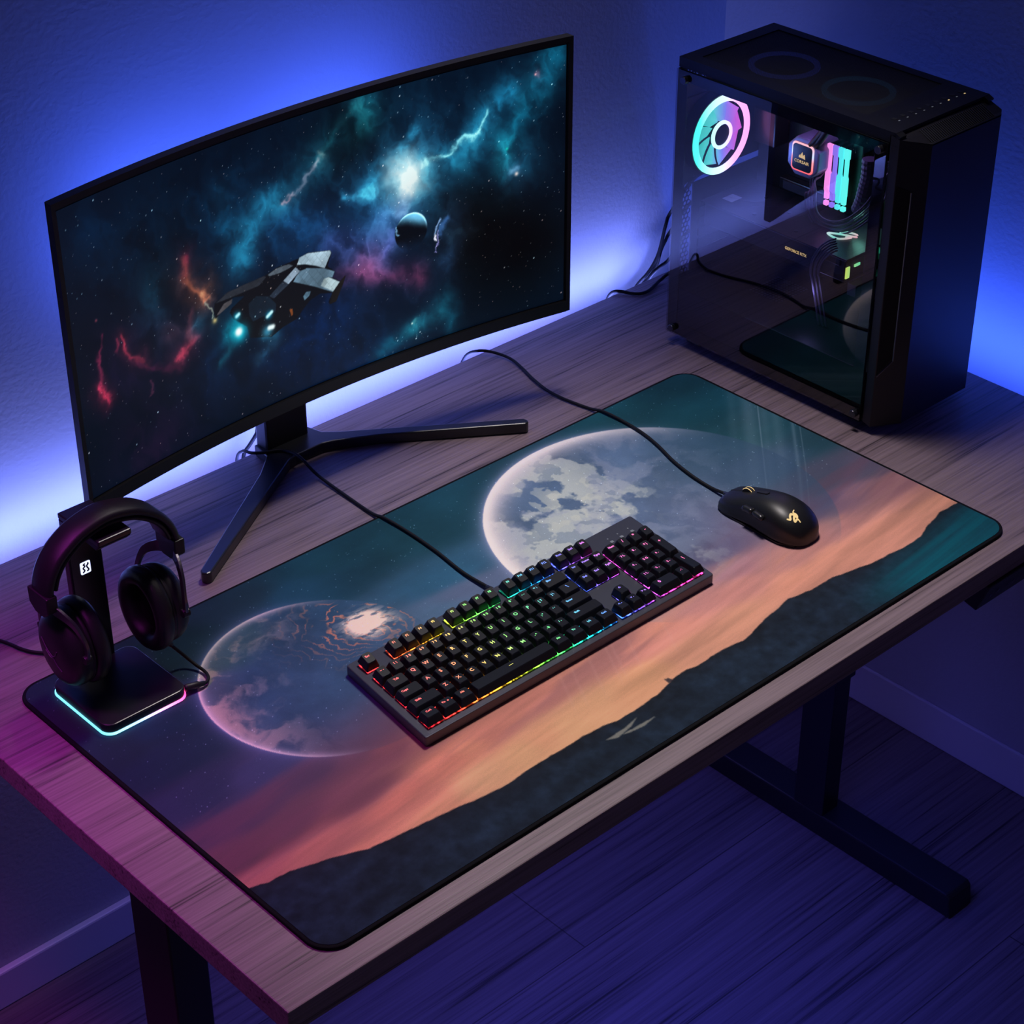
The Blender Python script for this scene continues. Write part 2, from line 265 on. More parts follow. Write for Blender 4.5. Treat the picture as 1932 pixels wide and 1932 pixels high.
MB().box(.06, 1.20, .30, .335, DZ-DT-.035, DZ-DT-.001).build('crossbar', M['black'], desk, bevel=0.002)
hs = thing('desk_control_panel', (1.15, .02, .61), 'black height control panel mounted under the front right desk edge', 'control panel')
MB().prism([(-.004, .6445), (.012, .602), (.050, .612), (.060, .6445)], 1.056, 1.20, lambda u, v, w: (w, u, v)).build('housing', M['plastic'], hs, bevel=0.0015)

# ---------------------------------------------------------------- text meshes, made all at once
def text_batch(items):           # (string, size) -> mesh centred on the origin in the xy plane
    obs = []
    for s, size in items:
        cu = bpy.data.curves.new('txt', 'FONT'); cu.body = s; cu.size = size; cu.align_x = 'CENTER'; cu.align_y = 'CENTER'
        cu.extrude = 0.00008; cu.resolution_u = 2; cu.offset = size*0.012
        o = bpy.data.objects.new('txt', cu); C.objects.link(o); obs.append(o)
    dg = bpy.context.evaluated_depsgraph_get(); dg.update()
    out = [bpy.data.meshes.new_from_object(o.evaluated_get(dg)) for o in obs]
    for o in obs: bpy.data.objects.remove(o, do_unlink=True)
    for me in out: me.materials.clear()
    return out
def place_mesh(name, me, m, parent, mtx):
    o0 = ORG[parent.name]; me = me.copy(); me.transform(Matrix.Translation(Vector(o0)*-1) @ mtx)
    return finish(name, me, m, parent, o0=o0)
def frame(o, xa, ya):            # a matrix that lays text at o, reading along xa with ya upward
    xa = Vector(xa).normalized(); ya = Vector(ya).normalized(); za = xa.cross(ya)
    m = Matrix((xa, ya, za)).transposed().to_4x4(); m.translation = Vector(o); return m
hp = Vector((0, .016, -.0425)).normalized()
tm = text_batch([('V', .011), ('A', .011), ('71.0', .010), ('1', .011), ('2', .011)])
for k, (me, x) in enumerate(zip(tm, (1.072, 1.087, 1.112, 1.135, 1.150))):
    place_mesh('button_mark', me, M['engrave'] if k == 2 else M['screw'], hs, frame((x, .0038, .6215), (1, 0, 0), -hp))

# ---------------------------------------------------------------- painted art: numpy value noise
def vnoise(x, y, seed):
    xi = np.floor(x).astype(np.int64); yi = np.floor(y).astype(np.int64); fx = x-xi; fy = y-yi
    fx = fx*fx*(3-2*fx); fy = fy*fy*(3-2*fy)
    def h(a, b):
        n = (a*374761393+b*668265263+seed*1442695041) & 0x7fffffff
        n = (n ^ (n >> 13))*1274126177 & 0x7fffffff
        return ((n ^ (n >> 16)) & 0xffff)/65535.0
    return (h(xi, yi)*(1-fx)+h(xi+1, yi)*fx)*(1-fy)+(h(xi, yi+1)*(1-fx)+h(xi+1, yi+1)*fx)*fy
def fbm(x, y, seed, oct=5, gain=0.55):
    s = 0; a = 1; t = 0
    for i in range(oct):
        s = s+a*vnoise(x*2**i+17.3*i, y*2**i+9.1*i, seed+i); t += a; a *= gain
    return s/t
def sm(a, b, x):
    t = np.clip((x-a)/(b-a), 0, 1); return t*t*(3-2*t)
def inpoly(X, Y, poly):
    c = np.zeros(X.shape, bool); n = len(poly)
    for i in range(n):
        x0, y0 = poly[i]; x1, y1 = poly[(i+1) % n]
        if y0 == y1: continue
        c ^= ((y0 > Y) != (y1 > Y)) & (X < (x1-x0)*(Y-y0)/(y1-y0)+x0)
    return c
def softpoly(X, Y, poly, e):
    s = 0
    for dx in (-.5, 0, .5):
        for dy in (-.5, 0, .5): s = s+inpoly(X+dx*e, Y+dy*e, poly).astype(float)
    return s/9
def segdist(X, Y, a, b):
    ax, ay = a; bx, by = b; dx, dy = bx-ax, by-ay; L2 = dx*dx+dy*dy
    t = np.clip(((X-ax)*dx+(Y-ay)*dy)/L2, 0, 1) if L2 > 0 else 0
    return np.hypot(X-ax-t*dx, Y-ay-t*dy)
def tolin(c): return np.where(c > 0.04045, ((np.clip(c, 0, 1)+0.055)/1.055)**2.4, c/12.92)
def painted_grid(name, P, col, m, parent):      # P (h, w, 3) points, col (h, w, 3) linear colours kept as a mesh attribute
    h, w = P.shape[:2]; o0 = ORG[parent.name]
    me = bpy.data.meshes.new(name)
    idx = np.arange(h*w).reshape(h, w)
    q = np.stack([idx[:-1, :-1], idx[:-1, 1:], idx[1:, 1:], idx[1:, :-1]], -1).reshape(-1, 4)
    me.vertices.add(h*w); me.vertices.foreach_set('co', (P-np.array(o0)).reshape(-1).astype(np.float32))
    me.loops.add(q.size); me.loops.foreach_set('vertex_index', q.reshape(-1).astype(np.int32))
    me.polygons.add(len(q)); me.polygons.foreach_set('loop_start', (np.arange(len(q))*4).astype(np.int32))
    me.update(calc_edges=True); me.validate()
    at_ = me.color_attributes.new('paint', 'FLOAT_COLOR', 'POINT')
    rgba = np.ones((h*w, 4), np.float32); rgba[:, :3] = col.reshape(-1, 3); at_.data.foreach_set('color', rgba.reshape(-1))
    return finish(name, me, m, parent, smooth=True, o0=o0)
def blend(col, c, a): return col*(1-a[..., None])+np.array(c)[None, None]/255*a[..., None]

# ---------------------------------------------------------------- desk mat and its print
MX0, MX1, MY0, MY1 = 0.0655, 1.1390, 0.0290, 0.5775
matr = thing('desk_mat', (0.60, 0.30, DZ), 'large desk mat printed with two planets above an orange sunset and dark hills', 'desk mat')
MB().prism(rrect(MX0, MX1, MY0, MY1, 0.030, 10), DZ, MZ).build('stitched_edge', M['edge'], matr, bevel=0.0012)
def paint_mat(X, Y):
    cp = np.array(SKY); num = np.zeros(X.shape+(3,)); den = np.zeros(X.shape)
    wx = fbm(X*3, Y*9, 3, 4)-.5; wy = fbm(X*3, Y*9, 8, 4)-.5
    Xw = X+wx*.10; Yw = Y+wy*.05+.0
    for x, y, r, g, b in cp:
        d = ((Xw-x)*.55)**2+((Yw-y)*1.25)**2+.00012; w = d**-2.2
        num += w[..., None]*np.array([r, g, b]); den += w
    col = num/den[..., None]/255
    warm = sm(.42, .75, col[..., 0])
    # thin cirrus streaks in the sunset, running up to the right
    st = fbm((X+Y*.9)*5, (Y-X*.13)*46, 21, 5); st2 = fbm(X*9, (Y-X*.08)*90, 25, 4)
    a = (.25+.75*warm)
    col *= (1+((st-.5)*.42*a+(st2-.5)*.16*a)[..., None])
    streak = sm(.56, .72, fbm((X+Y)*3.2, (Y-X*.22)*30, 33, 5))*sm(.10, .16, Y)*sm(.36, .22, Y+.10*(X-.6))
    col = blend(col, (226, 142, 112), streak*.30*sm(.25, .6, X+.2))
    dark = sm(.55, .72, fbm((X+Y)*3.0, (Y-X*.15)*24, 44, 5))*sm(.13, .18, Y)*sm(.34, .22, Y)
    col = blend(col, (112, 72, 88), dark*.42)
    # soft teal nebula in the upper sky
    neb = fbm(X*5, Y*6, 51, 6); up = sm(.26, .42, Y)
    col *= (1+((neb-.5)*.7*up)[..., None])
    # ring bands that sweep down from the right edge
    u = X-Y+.12*(1-Y/.5)**2*0
    c = X-1.01*Y
    for c0, wd, al in ((.672, .018, .20), (.700, .010, .14), (.722, .012, .16), (.752, .0035, .22), (.640, .010, .08), (.690, .0012, .30), (.765, .0010, .25)):
        k = c+.18*np.clip(.30-Y, 0, 1)**1.5
        col = blend(col, (140, 165, 180), 1.8*al*np.exp(-((k-c0)/wd)**2)*sm(.12, .30, Y)*(.4+.6*sm(.2, .5, Y)))
    for c0 in (.30, .318, .345, .372, .381, .405, .46):
        k = X-.55*Y; col = blend(col, (225, 170, 160), .10*np.exp(-((k-c0-.12)/.0022)**2)*sm(.30, .20, Y)*sm(.12, .15, Y))
    # planets
    def planet(cx, cy, R, body, limbdir, body_a, seed, fade):
        nonlocal col
        dx, dy = (X-cx)/R, (Y-cy)/R; r = np.hypot(dx, dy); ins = sm(1.006, .994, r)
        lit = np.clip((dx*limbdir[0]+dy*limbdir[1])/np.maximum(r, 1e-3), -1, 1)
        vis = sm(fade[0], fade[1], lit*r+.0)
        vis = vis*sm(fade[2], fade[3], dy-.12*dx)
        tex = fbm(dx*3.1+5, dy*3.1, seed, 6); wisp = fbm(dx*5+tex*2.0, dy*5+tex*1.6, seed+4, 6)
        base = np.array(body)/255
        pc = base[None, None]*(.72+.55*tex[..., None])
        col = col*(1-(ins*body_a*vis)[..., None])+pc*(ins*body_a*vis)[..., None]
        return dx, dy, r, ins, lit, vis, tex, wisp
    # small planet, left
    dx, dy, r, ins, lit, vis, tex, wisp = planet(.3386, .3675, .1427, (52, 82, 112), (-.85, .5), .80, 61, (-1.15, -.1, -1.25, -.35))
    col = blend(col, (150, 140, 150), ins*vis*sm(.50, .72, wisp)*.55*sm(.15, .8, r*(lit+.4)))
    col = blend(col, (195, 165, 160), ins*sm(.55, 1.0, r)*sm(.2, 1, lit)*(.25+.6*sm(.40, .6, wisp)))
    col = blend(col, (110, 72, 88), ins*sm(-.1, -.9, dy-.2*dx)*.35)
    sw = np.sin((np.hypot(dx-.60, (dy-.30)*1.0)*62)+fbm(dx*3, dy*3, 67, 5)*34)
    reg = np.clip(np.exp(-((dx-.62)**2/.20+(dy-.40)**2/.14))*1.6, 0, 1)*ins*sm(.35, .6, fbm(dx*6, dy*6, 69, 3))
    col = blend(col, (225, 140, 105), reg*sm(.70, .98, sw)*.75)
    hot = np.exp(-((dx-.66)**2/.030+(dy-.33)**2/.020)*(.4+1.3*wisp))*ins
    hot = hot*(.30+1.25*sm(.36, .62, fbm(dx*9+dy*5, dy*26, 63, 5)))
    col = blend(col, (255, 232, 210), np.clip(hot*1.55-.05, 0, 1))
    col = blend(col, (205, 190, 205), ins*np.exp(-((1-r)/.05)**2)*.75*sm(-.35, .6, lit))
    col = blend(col, (240, 222, 218), ins*np.exp(-((1-r)/.018)**2)*.85*sm(-.2, .8, lit))
    col = blend(col, (120, 130, 185), (r > 1)*np.exp(-((r-1)/.055))*.60*sm(-.3, .8, lit))
    # large planet, centre right
    dx, dy, r, ins, lit, vis, tex, wisp = planet(.8386, .3362, .2200, (92, 114, 146), (-.80, .60), .90, 81, (-.80, .15, -.75, -.15))
    land = sm(.485, .53, fbm(dx*2.3+1.3, dy*2.3+.4, 92, 7)+.20*np.exp(-((dx+.72)**2+(dy-.05)**2)/.12)+.18*np.exp(-((dx+.10)**2+(dy-.72)**2)/.06)+.12*np.exp(-((dx-.12)**2+(dy-.32)**2)/.03)-.16*sm(-.2, .5, dx)-.085)
    crk = sm(.46, .50, fbm(dx*9, dy*9, 95, 4))
    col = blend(col, (192, 200, 196), ins*vis*land*(.55+.35*crk)*sm(1.0, .2, dx+.4))
    ice = sm(.56, .60, fbm(dx*12, dy*12, 99, 3))*np.exp(-((dx+.25)**2+(dy-.45)**2)/.10)
    col = blend(col, (200, 205, 195), ins*ice*.8)
    col = blend(col, (150, 160, 185), ins*vis*sm(.46, .66, wisp)*.45)
    col = blend(col, (58, 84, 112), ins*sm(.25, .9, dx+.2*dy)*.5)
    g = sm(-.55, .75, lit)*sm(-.72, -.25, dy)
    col = blend(col, (222, 210, 216), ins*np.exp(-((1-r)/.12)**2)*.85*g)
    col = blend(col, (255, 244, 238), ins*np.exp(-((1-r)/.058)**2)*.98*g)
    col = blend(col, (150, 160, 200), (r > 1)*np.exp(-((r-1)/.035))*.75*g)
    # hills
    hx = np.array([p[0] for p in HILL]); hy = np.array([p[1] for p in HILL])
    H = np.interp(X, hx, hy)+(fbm(X*60, Y*0+3, 71, 4)-.5)*.0035
    a = sm(-.0008, .0010, H-Y)
    n1 = fbm((X+Y)*14, (Y-X*.12)*60, 73, 5); n2 = fbm(X*90, Y*90, 76, 4)
    hc = np.stack([.115+.05*n1, .125+.07*n1, .155+.085*n1], -1)*(.70+.6*n2[..., None])
    hc *= np.array([.80, 1.0, 1.12])
    top = np.exp(-np.clip(H-Y, 0, 1)/.012)
    hc = hc*(1-.35*top[..., None])+np.array([.12, .085, .075])*(.35*top)[..., None]
    tl = np.clip(sm(.84, .98, X)*sm(.100, .052, Y-(X-.95)*.12)*(.55+.9*(fbm(X*5, (Y-X*.1)*130, 79, 4)-.25)), 0, 1)
    hc = hc*(1-tl[..., None])+np.array([14, 88, 104])/255*tl[..., None]
    col = col*(1-a[..., None])+hc*a[..., None]
    e = .0012
    for pl in ([(.482, .0765), (.512, .0775), (.535, .0815), (.519, .0745), (.495, .0705)], [(.501, .0715), (.528, .0705), (.552, .0690), (.530, .0655), (.511, .0680)]):
        col = blend(col, (142, 142, 132), softpoly(X, Y, pl, e)*.85)
    col = blend(col, (52, 42, 50), softpoly(X, Y, [(.603, .0995), (.6045, .1085), (.6065, .106), (.609, .107), (.6115, .0995)], e))
    # stars
    rs = np.random.RandomState(5); h, w = X.shape
    n = 2600; iy = rs.randint(0, h, n); ix = rs.randint(0, w, n); keep = (Y[iy, ix] > .27+.0*X[iy, ix]) & (warm[iy, ix] < .3)
    iy, ix = iy[keep], ix[keep]; s = rs.rand(len(ix))**2.2*.34
    col[iy, ix] += s[:, None]*np.array([.85, .95, 1])
    col = 1-(1-col)*(1-.10*warm[..., None]*(1-a[..., None])*np.array([1, 1, .8]))
    return np.clip(col, 0, 1)
stp = 0.0012; ins = 0.0042
xs = np.arange(MX0+ins, MX1-ins, stp); ys = np.arange(MY0+ins, MY1-ins, stp)
GX, GY = np.meshgrid(xs, ys)
# squeeze the grid rows into the rounded corners
rr = 0.030-ins; cx0, cx1, cy0, cy1 = MX0+ins+rr, MX1-ins-rr, MY0+ins+rr, MY1-ins-rr
dyc = np.maximum(np.maximum(cy0-GY, GY-cy1), 0); inset = rr-np.sqrt(np.maximum(rr*rr-np.minimum(dyc, rr)**2, 0))
lo = MX0+ins+inset; hi = MX1-ins-inset
GX = np.clip(GX, lo, hi)
mart = tolin(paint_mat(GX, GY))
m, nt, N, L, b = nodes('printed_cloth')
va = N.new('ShaderNodeAttribute'); va.attribute_name = 'paint'
gn = N.new('ShaderNodeTexNoise'); gn.inputs['Scale'].default_value = 1500; gn.inputs['Detail'].default_value = 2
tc = N.new('ShaderNodeTexCoord'); L.new(tc.outputs['Object'], gn.inputs['Vector'])
mr = N.new('ShaderNodeMapRange'); mr.inputs['To Min'].default_value = 0.80*MATK; mr.inputs['To Max'].default_value = 1.20*MATK; L.new(gn.outputs['Fac'], mr.inputs['Value'])
vm = N.new('ShaderNodeVectorMath'); vm.operation = 'SCALE'; L.new(va.outputs['Color'], vm.inputs[0]); L.new(mr.outputs[0], vm.inputs['Scale'])
L.new(vm.outputs[0], b.inputs['Base Color']); b.inputs['Roughness'].default_value = 0.75; b.inputs['Specular IOR Level'].default_value = 0.10
M['print'] = m
P3 = np.stack([GX, GY, np.full(GX.shape, MZ+0.0004)], -1)
painted_grid('printed_surface', P3, mart, m, matr)

# ---------------------------------------------------------------- monitor
XC = 0.608
def my(x): return 0.650+0.040*(1-((x-XC)/0.376)**2)
mon = thing('monitor', (0.612, 0.775, DZ), 'large curved black monitor showing a spaceship in a blue nebula', 'monitor')
def mz(x, z): return z-0.006*(x-XC)
def curved_box(b, x0, x1, z0, z1, d0, d1, n=40):     # a slab that follows the curve, depth d0..d1 behind the front line
    rs = []
    for i in range(n+1):
        x = x0+(x1-x0)*i/n; y = my(x)
        rs.append([(x, y+d0, mz(x, z0)), (x, y+d1, mz(x, z0)), (x, y+d1, mz(x, z1)), (x, y+d0, mz(x, z1))])
    return b.rings(rs)
ZB, ZT, X0, X1 = 0.7995, 1.1795, 0.2320, 0.9840
SX0, SX1, SZ0, SZ1 = XC-0.3700, XC+0.3700, 0.8150, 1.1715
b = MB(); curved_box(b, X0, SX0-.0, ZB, ZT, 0, .012, 2); curved_box(b, SX1, X1, ZB, ZT, 0, .012, 2); curved_box(b, SX0, SX1, SZ1, ZT, 0, .012)
fix_normals(b.build('bezel', M['plastic'], mon))
fix_normals(curved_box(MB(), SX0, SX1, ZB, SZ0, -.001, .012).build('chin', M['black'], mon))
rs = []
for z, dd in ((ZB+.001, 0), (ZB+.06, .022), (.90, .04), (1.08, .04), (ZT-.05, .022), (ZT-.001, 0)):
    rs.append([(x, my(x)+.012+dd*max(0, 1-((x-XC)/.37)**2)**.5, mz(x, z)) for x in np.linspace(X0+.002, X1-.002, 32)]+[(x, my(x)+.0045, mz(x, z)) for x in np.linspace(X1-.002, X0+.002, 32)])
fix_normals(MB().rings(rs).build('rear_shell', M['plastic'], mon))
MB().box(.5703, .6374, .7802, .806, DZ+.010, 1.02).build('stand_column', M['black'], mon, bevel=.004)
MB().box(.575, .633, .728, .790, .93, 1.02).build('column_mount', M['plastic'], mon, bevel=.004)
STND = [(.3470, .6170), (.3440, .6105), (.3475, .6050), (.3538, .6045), (.5770, .7437), (.590, .7475), (.634, .7475), (.648, .7430), (.7038, .7128), (.8615, .6040), (.8665, .6050), (.8700, .6100), (.8682, .6165), (.6700, .7560), (.6520, .772), (.6440, .8040), (.5660, .8040), (.5620, .772), (.5281, .7420)]
b = MB().prism(STND, DZ+.0005, DZ+.0155).build('stand_base', M['stand'], mon, bevel=.0018)
stp = .0009
xs = np.linspace(SX0+.0015, SX1-.0015, int(.737/stp)); zs = np.linspace(SZ0+.001, SZ1-.003, int(.352/stp))
GX, GZ = np.meshgrid(xs, zs); GS = GX-XC
def paint_screen(X, Z):
    col = np.zeros(X.shape+(3,)); col[:] = np.array([3, 10, 24])/255
    wn = fbm(X*9, Z*9, 11, 5)-.5; wm = fbm(X*9, Z*9, 18, 5)-.5
    Xw, Zw = X+wn*.045, Z+wm*.045
    fx, fz = X+(fbm(X*38, Z*38, 31, 6)-.5)*.030, Z+(fbm(X*38, Z*38, 37, 6)-.5)*.030
    big = fbm(X*5, Z*5, 41, 6); col += ((big-.45)*.10)[..., None]*np.array([.1, .6, 1.0])
    n3 = fbm(X*22, Z*22, 45, 6); rg = 1-np.abs(fbm(fx*26+Z*6, fz*20, 47, 6)-.5)*4.2; rg = np.clip(rg, 0, 1)**1.3*.75+.25*n3
    for pts, w, c in GLOW:
        small = w < .0045; tiny = w <= .003
        A, B = (X, Z) if small and len(pts) < 2 or c[0]+c[1]+c[2] > 640 else ((fx, fz) if w < .012 else (Xw, Zw))
        d = None
        for i in range(max(1, len(pts)-1)):
            e = segdist(A, B, pts[i], pts[min(i+1, len(pts)-1)]); d = e if d is None else np.minimum(d, e)
        g = np.exp(-(d/(w*(.70+.9*(n3-.3) if w < .012 else .95)))**2)*.8+.2*np.exp(-d/(w*1.4))
        if tiny: g = np.exp(-(d/(w*.65))**2)
        elif len(pts) > 1 or w >= .012: g = g*(.38+1.15*rg)
        if c[0] > 150 and w >= .004 and c[2] < 100: g = g*.8+.22*np.exp(-(d/(w*3))**2)
        if c[0]+c[1]+c[2] > 640: g = np.exp(-(d/(w*.8))**2) if w < .012 else np.clip(1.5*np.exp(-(segdist(X+(fx-X)*1.0, Z+(fz-Z)*1.0, pts[0], pts[-1])/(w*1.35))**1.3), 0, 1)
        cc = np.array(c)/255*(.82 if c[0] > 1.6*c[2] and w > .003 else 1)
        col = 1-(1-col)*(1-g[..., None]*cc)
    # dark voids
    for cx, cz, r, a in ((.245, .945, .060, .85), (.30, .90, .07, .9), (.20, .99, .05, .55), (.05, 1.13, .05, .5), (-.23, 1.05, .08, .45), (-.10, .86, .09, .25)):
        col *= (1-a*np.exp(-((Xw-cx)**2+(Zw-cz)**2)/(r*r)))[..., None]
    # dust streaks in the bright filament
    # planet
    px_, pz_, R = .1367, .9765, .0245; dx, dz = (X-px_)/R, (Z-pz_)/R; r = np.hypot(dx, dz)
    lit = sm(.15, 1.0, dz+.30*dx+(n3-.5)*.5); body = sm(1.03, .97, r)
    pc = np.array([4, 9, 18])/255+lit[..., None]*np.array([95, 170, 200])/255*(.55+.8*n3[..., None])
    rim = np.exp(-((1-r)/.07)**2)*sm(.1, .9, dz+.35*dx)
    pc = pc+rim[..., None]*np.array([.7, .85, .9])*.7
    fade = body*sm(-1.05, -.2, dz)
    col = col*(1-fade[..., None])+pc*fade[..., None]
    for a_, b_, w, c in (((.170, .964), (.182, .972), .0012, (120, 150, 200)), ((.168, .955), (.172, .962), .0010, (235, 235, 255)), ((.176, .962), (.170, .948), .0010, (120, 110, 170)), ((.170, .948), (.166, .940), .0008, (120, 110, 170)), ((.180, .962), (.196, .975), .0030, (40, 70, 120)), ((.112, .985), (.110, .978), .0010, (110, 160, 200))):
        g = np.exp(-(segdist(fx, fz, a_, b_)/(w*1.3))**2); col = 1-(1-col)*(1-g[..., None]*np.array(c)/255)
    # ship: hull panels drawn as solid shapes
    ua, ub = X*.83+Z*.56, Z*.83-X*.56; ca, cb = np.floor(ua*95), np.floor(ub*170+np.floor(ua*95)%2*.5)
    pn = vnoise(ca+.5, cb+.5, 66)*1.0; pn2 = -((np.abs((ua*95)%1-.5) > .45)|(np.abs((ub*170+ca%2*.5)%1-.5) > .45)).astype(float)*1.0
    for k, (c, pl) in enumerate(SHIP):
        a = softpoly(X, Z, pl, .0009); cc = np.array(c)/255
        mod = 1 if k == 0 else (.85+.42*pn+.10*pn2)*(.65+.8*n3)
        col = col*(1-a[..., None])+(cc[None, None]*(mod if k == 0 else mod[..., None]))*a[..., None]
    for pts, w, c in GLOW:                     # engines burn over the hull
        if ENG[0] < pts[0][0] < ENG[1] and ENG[2] < pts[0][1] < ENG[3] and c[2] > 140:
            d = segdist(X, Z, pts[0], pts[-1]); g = np.exp(-(d/(w*.75))**3 if c[0] > 150 else -(d/(w*.70))**2)
            col = 1-(1-col)*(1-g[..., None]*np.array(c)/255)
    rs = np.random.RandomState(9); h, w = X.shape
    for n, amp, big_ in ((1500, .5, 0), (170, 1.0, 1)):
        iy = rs.randint(2, h-2, n); ix = rs.randint(2, w-2, n); s = (rs.rand(n)**2)*amp*(.55+.45*rs.rand(n))
        tint = np.array([[1, .85, .8], [.8, .95, 1], [1, 1, 1]])[rs.randint(0, 3, n)]
        col[iy, ix] += s[:, None]*tint
        if big_:
            for dy_, dx_ in ((0, 1), (1, 0), (1, 1)): col[iy+dy_, ix+dx_] += (s*.55)[:, None]*tint
    return np.clip(col, 0, 1)
sart = tolin(paint_screen(GS, GZ))
m, nt, N, L, b = nodes('lit_screen')
va = N.new('ShaderNodeAttribute'); va.attribute_name = 'paint'
L.new(va.outputs['Color'], b.inputs['Emission Color']); b.inputs['Emission Strength'].default_value = SCRK
b.inputs['Base Color'].default_value = (.003, .003, .004, 1); b.inputs['Roughness'].default_value = 0.35; b.inputs['Specular IOR Level'].default_value = .3
P3 = np.stack([GX, my(GX)+.0035, GZ-0.006*GS], -1)
painted_grid('screen', P3, sart, m, mon)

# ---------------------------------------------------------------- keyboard
KX0, KX1, KY0, KY1, KZ0, KZ1 = .3440, .7905, .1965, .3525, MZ+.001, .6925
KS_, YM = .12, .2745              # the board's short sides lean a little to the right
def lean(b):
    b.v = [(x+KS_*(y-YM), y, z) for x, y, z in b.v]; return b
kb = thing('keyboard', ((KX0+KX1)/2, (KY0+KY1)/2, MZ), 'black mechanical keyboard with rainbow backlit keys on the desk mat', 'keyboard')
lean(MB().prism(rrect(KX0, KX1, KY0, KY1, .003, 4), KZ0, KZ1)).build('keyboard_body', M['plate'], kb, bevel=.0012)
U = .0191; UY = .0222; KXo = .3535; KYo = .2042             # key pitch, left and front edge of the key field
rowz = {0: KYo, 1: KYo+UY, 2: KYo+2*UY, 3: KYo+3*UY, 4: KYo+4*UY, 5: KYo+5.33*UY}
keys = []
def row(r, x, items):
    for it in items:
        if isinstance(it, (int, float)): x += it
        else:
            s, wd = it if isinstance(it, tuple) else (it, 1)
            keys.append((s, x, r, wd, 1)); x += wd
row(5, 0, ['Esc', 1, 'F1', 'F2', 'F4', 'F5', .5, 'F5', 'F6', 'F7', 'F8', .5, 'F9', 'F10', 'F11', 'F12', .25, 'Prnt', 'Scrl', 'Brk'])
row(4, 0, ['~ -', '1 !', '3 8', '6 9', '7 9', '9 8', '6 4', '7 0', '9 0', '1 0', "0 '", "- -", '= ;', ('Bks-', 2), .25, 'Ins', 'Home', 'Pgup', .25, 'Num', '/', '*', '-'])
row(3, 0, [('Tab', 1.5), 'Q', 'W', 'E', 'R', 'T', 'Y', 'U', 'I', 'O', 'P', '[ T', '] \\', ('\\', 1.5), .25, 'Del', 'End', 'Pgdn', .25, '7 L', '8 .', '9 J'])
row(2, 0, [('Caps', 1.75), 'A', 'S', 'D', 'F', 'G', 'H', 'J', 'G', 'L', '; "', "' '", ('Enter', 2.25), 3.5, '4 ,', '5 G', '6 .'])
row(1, 0, [('Shift', 2.25), 'Z', 'X', 'C', 'V', 'N', 'M', 'M', ', ^', '. B', '/ -', ('Shift', 2.75), 1.25, '^', 1.25, '1 L', '2 ,', '3 -'])
row(0, 0, [('Ctrl', 1.25), ('Fn  o', 1.25), ('Alt', 1.25), ('__', 6.25), ('Alt', 1.25), ('Fn', 1.25), ('(o)', 1.25), ('Ctrl', 1.25), .25, '< -', 'v .', '> n', .25, ('0', 2), '. :'])
keys.append(('+', 21.5, 2, 1, 2)); keys.append(('|', 21.5, 0, 1, 2))
keys = [k for k in keys]
KS = {}
def key_mesh(wd, ht):
    if (wd, ht) in KS: return KS[(wd, ht)]
    bw, bh = wd*U-.0012, ht*UY-.0014; rs = []
    for z, ins_, r in ((0, 0, .0012), (.0012, .0001, .0014), (.0082, .0023, .0022), (.0090, .0029, .0024)):
        f = 1.15
        rs.append([(x, y+(.0004 if z > .003 else 0), z) for x, y in rrect(-bw/2+ins_*f, bw/2-ins_*f, -bh/2+ins_*f*1.0, bh/2-ins_*f*.75, r, 3)])
    b_ = MB().rings(rs); b_.v = [(x+KS_*y, y, z) for x, y, z in b_.v]; me = bpy.data.meshes.new('key'); me.from_pydata(b_.v, [], b_.f); me.update(); me.materials.append(M['key'])
    KS[(wd, ht)] = me; return me
strs = sorted({k[0] for k in keys}); sizes = {s: (.0068 if len(s) == 1 else .0048 if len(s) == 3 and ' ' in s else .0043) for s in strs}
sizes['__'] = .006
TM = dict(zip(strs, text_batch([(s, sizes[s]) for s in strs])))
WIDE = {'Ctrl', 'Alt', 'Tab', 'Caps', 'Shift', 'Enter', 'Bks-', 'Fn', '(o)', 'Fn  o'}
ko = ORG[kb.name]; ZK = KZ1+.0022
for s, kx, r, wd, ht in keys:
    cx = KXo+(kx+wd/2)*U; cy = rowz[r]+ht*UY/2; cx += KS_*(cy-YM)
    nm = 'space_bar' if s == '__' else 'wide_key' if wd > 1 else 'tall_key' if ht > 1 else 'key'
    tilt = math.radians({5: 9, 4: 6, 3: 3, 2: 0, 1: -3, 0: -5}[r])
    o = bpy.data.objects.new(nm, key_mesh(wd, ht)); C.objects.link(o); o.parent = kb
    o.location = (cx-ko[0], cy-ko[1], ZK-ko[2]+(.0018 if r == 5 else .0009 if r == 4 else 0)); o.rotation_euler = (tilt, 0, 0)
    if not any(md.type == 'BEVEL' for md in o.modifiers) and False: pass
    me = TM[s].copy(); off = .0030 if ht == 1 else .007
    if s == '__': off = .0052
    me.transform(Matrix.Translation((0 if wd < 1.6 or s == '__' else -wd*U*.18, off if s not in ('|',) else .008, .00905)))
    me.materials.append(M['legend'])
    l = bpy.data.objects.new('key_legend', me); C.objects.link(l); l.parent = o
G_ = .0019
def glow(x0, x1, r0, r1, extra=0):
    a, c = KXo+x0*U+G_, KXo+x1*U-G_; y0, y1 = rowz[r0]+G_, rowz[r1]+UY-G_
    lean(MB().box(a, c, y0, y1, KZ1-.0004, KZ1+.0005)).build('backlight', M['keyglow'], kb)
glow(0, 1, 5, 5); glow(2, 6, 5, 5); glow(6.5, 10.5, 5, 5); glow(11, 15, 5, 5); glow(15.25, 18.25, 5, 5)
glow(0, 15, 0, 4); glow(15.25, 18.25, 3, 4); glow(15.25, 18.25, 0, 0); glow(16.25, 17.25, 1, 1); glow(18.5, 22.5, 0, 4)
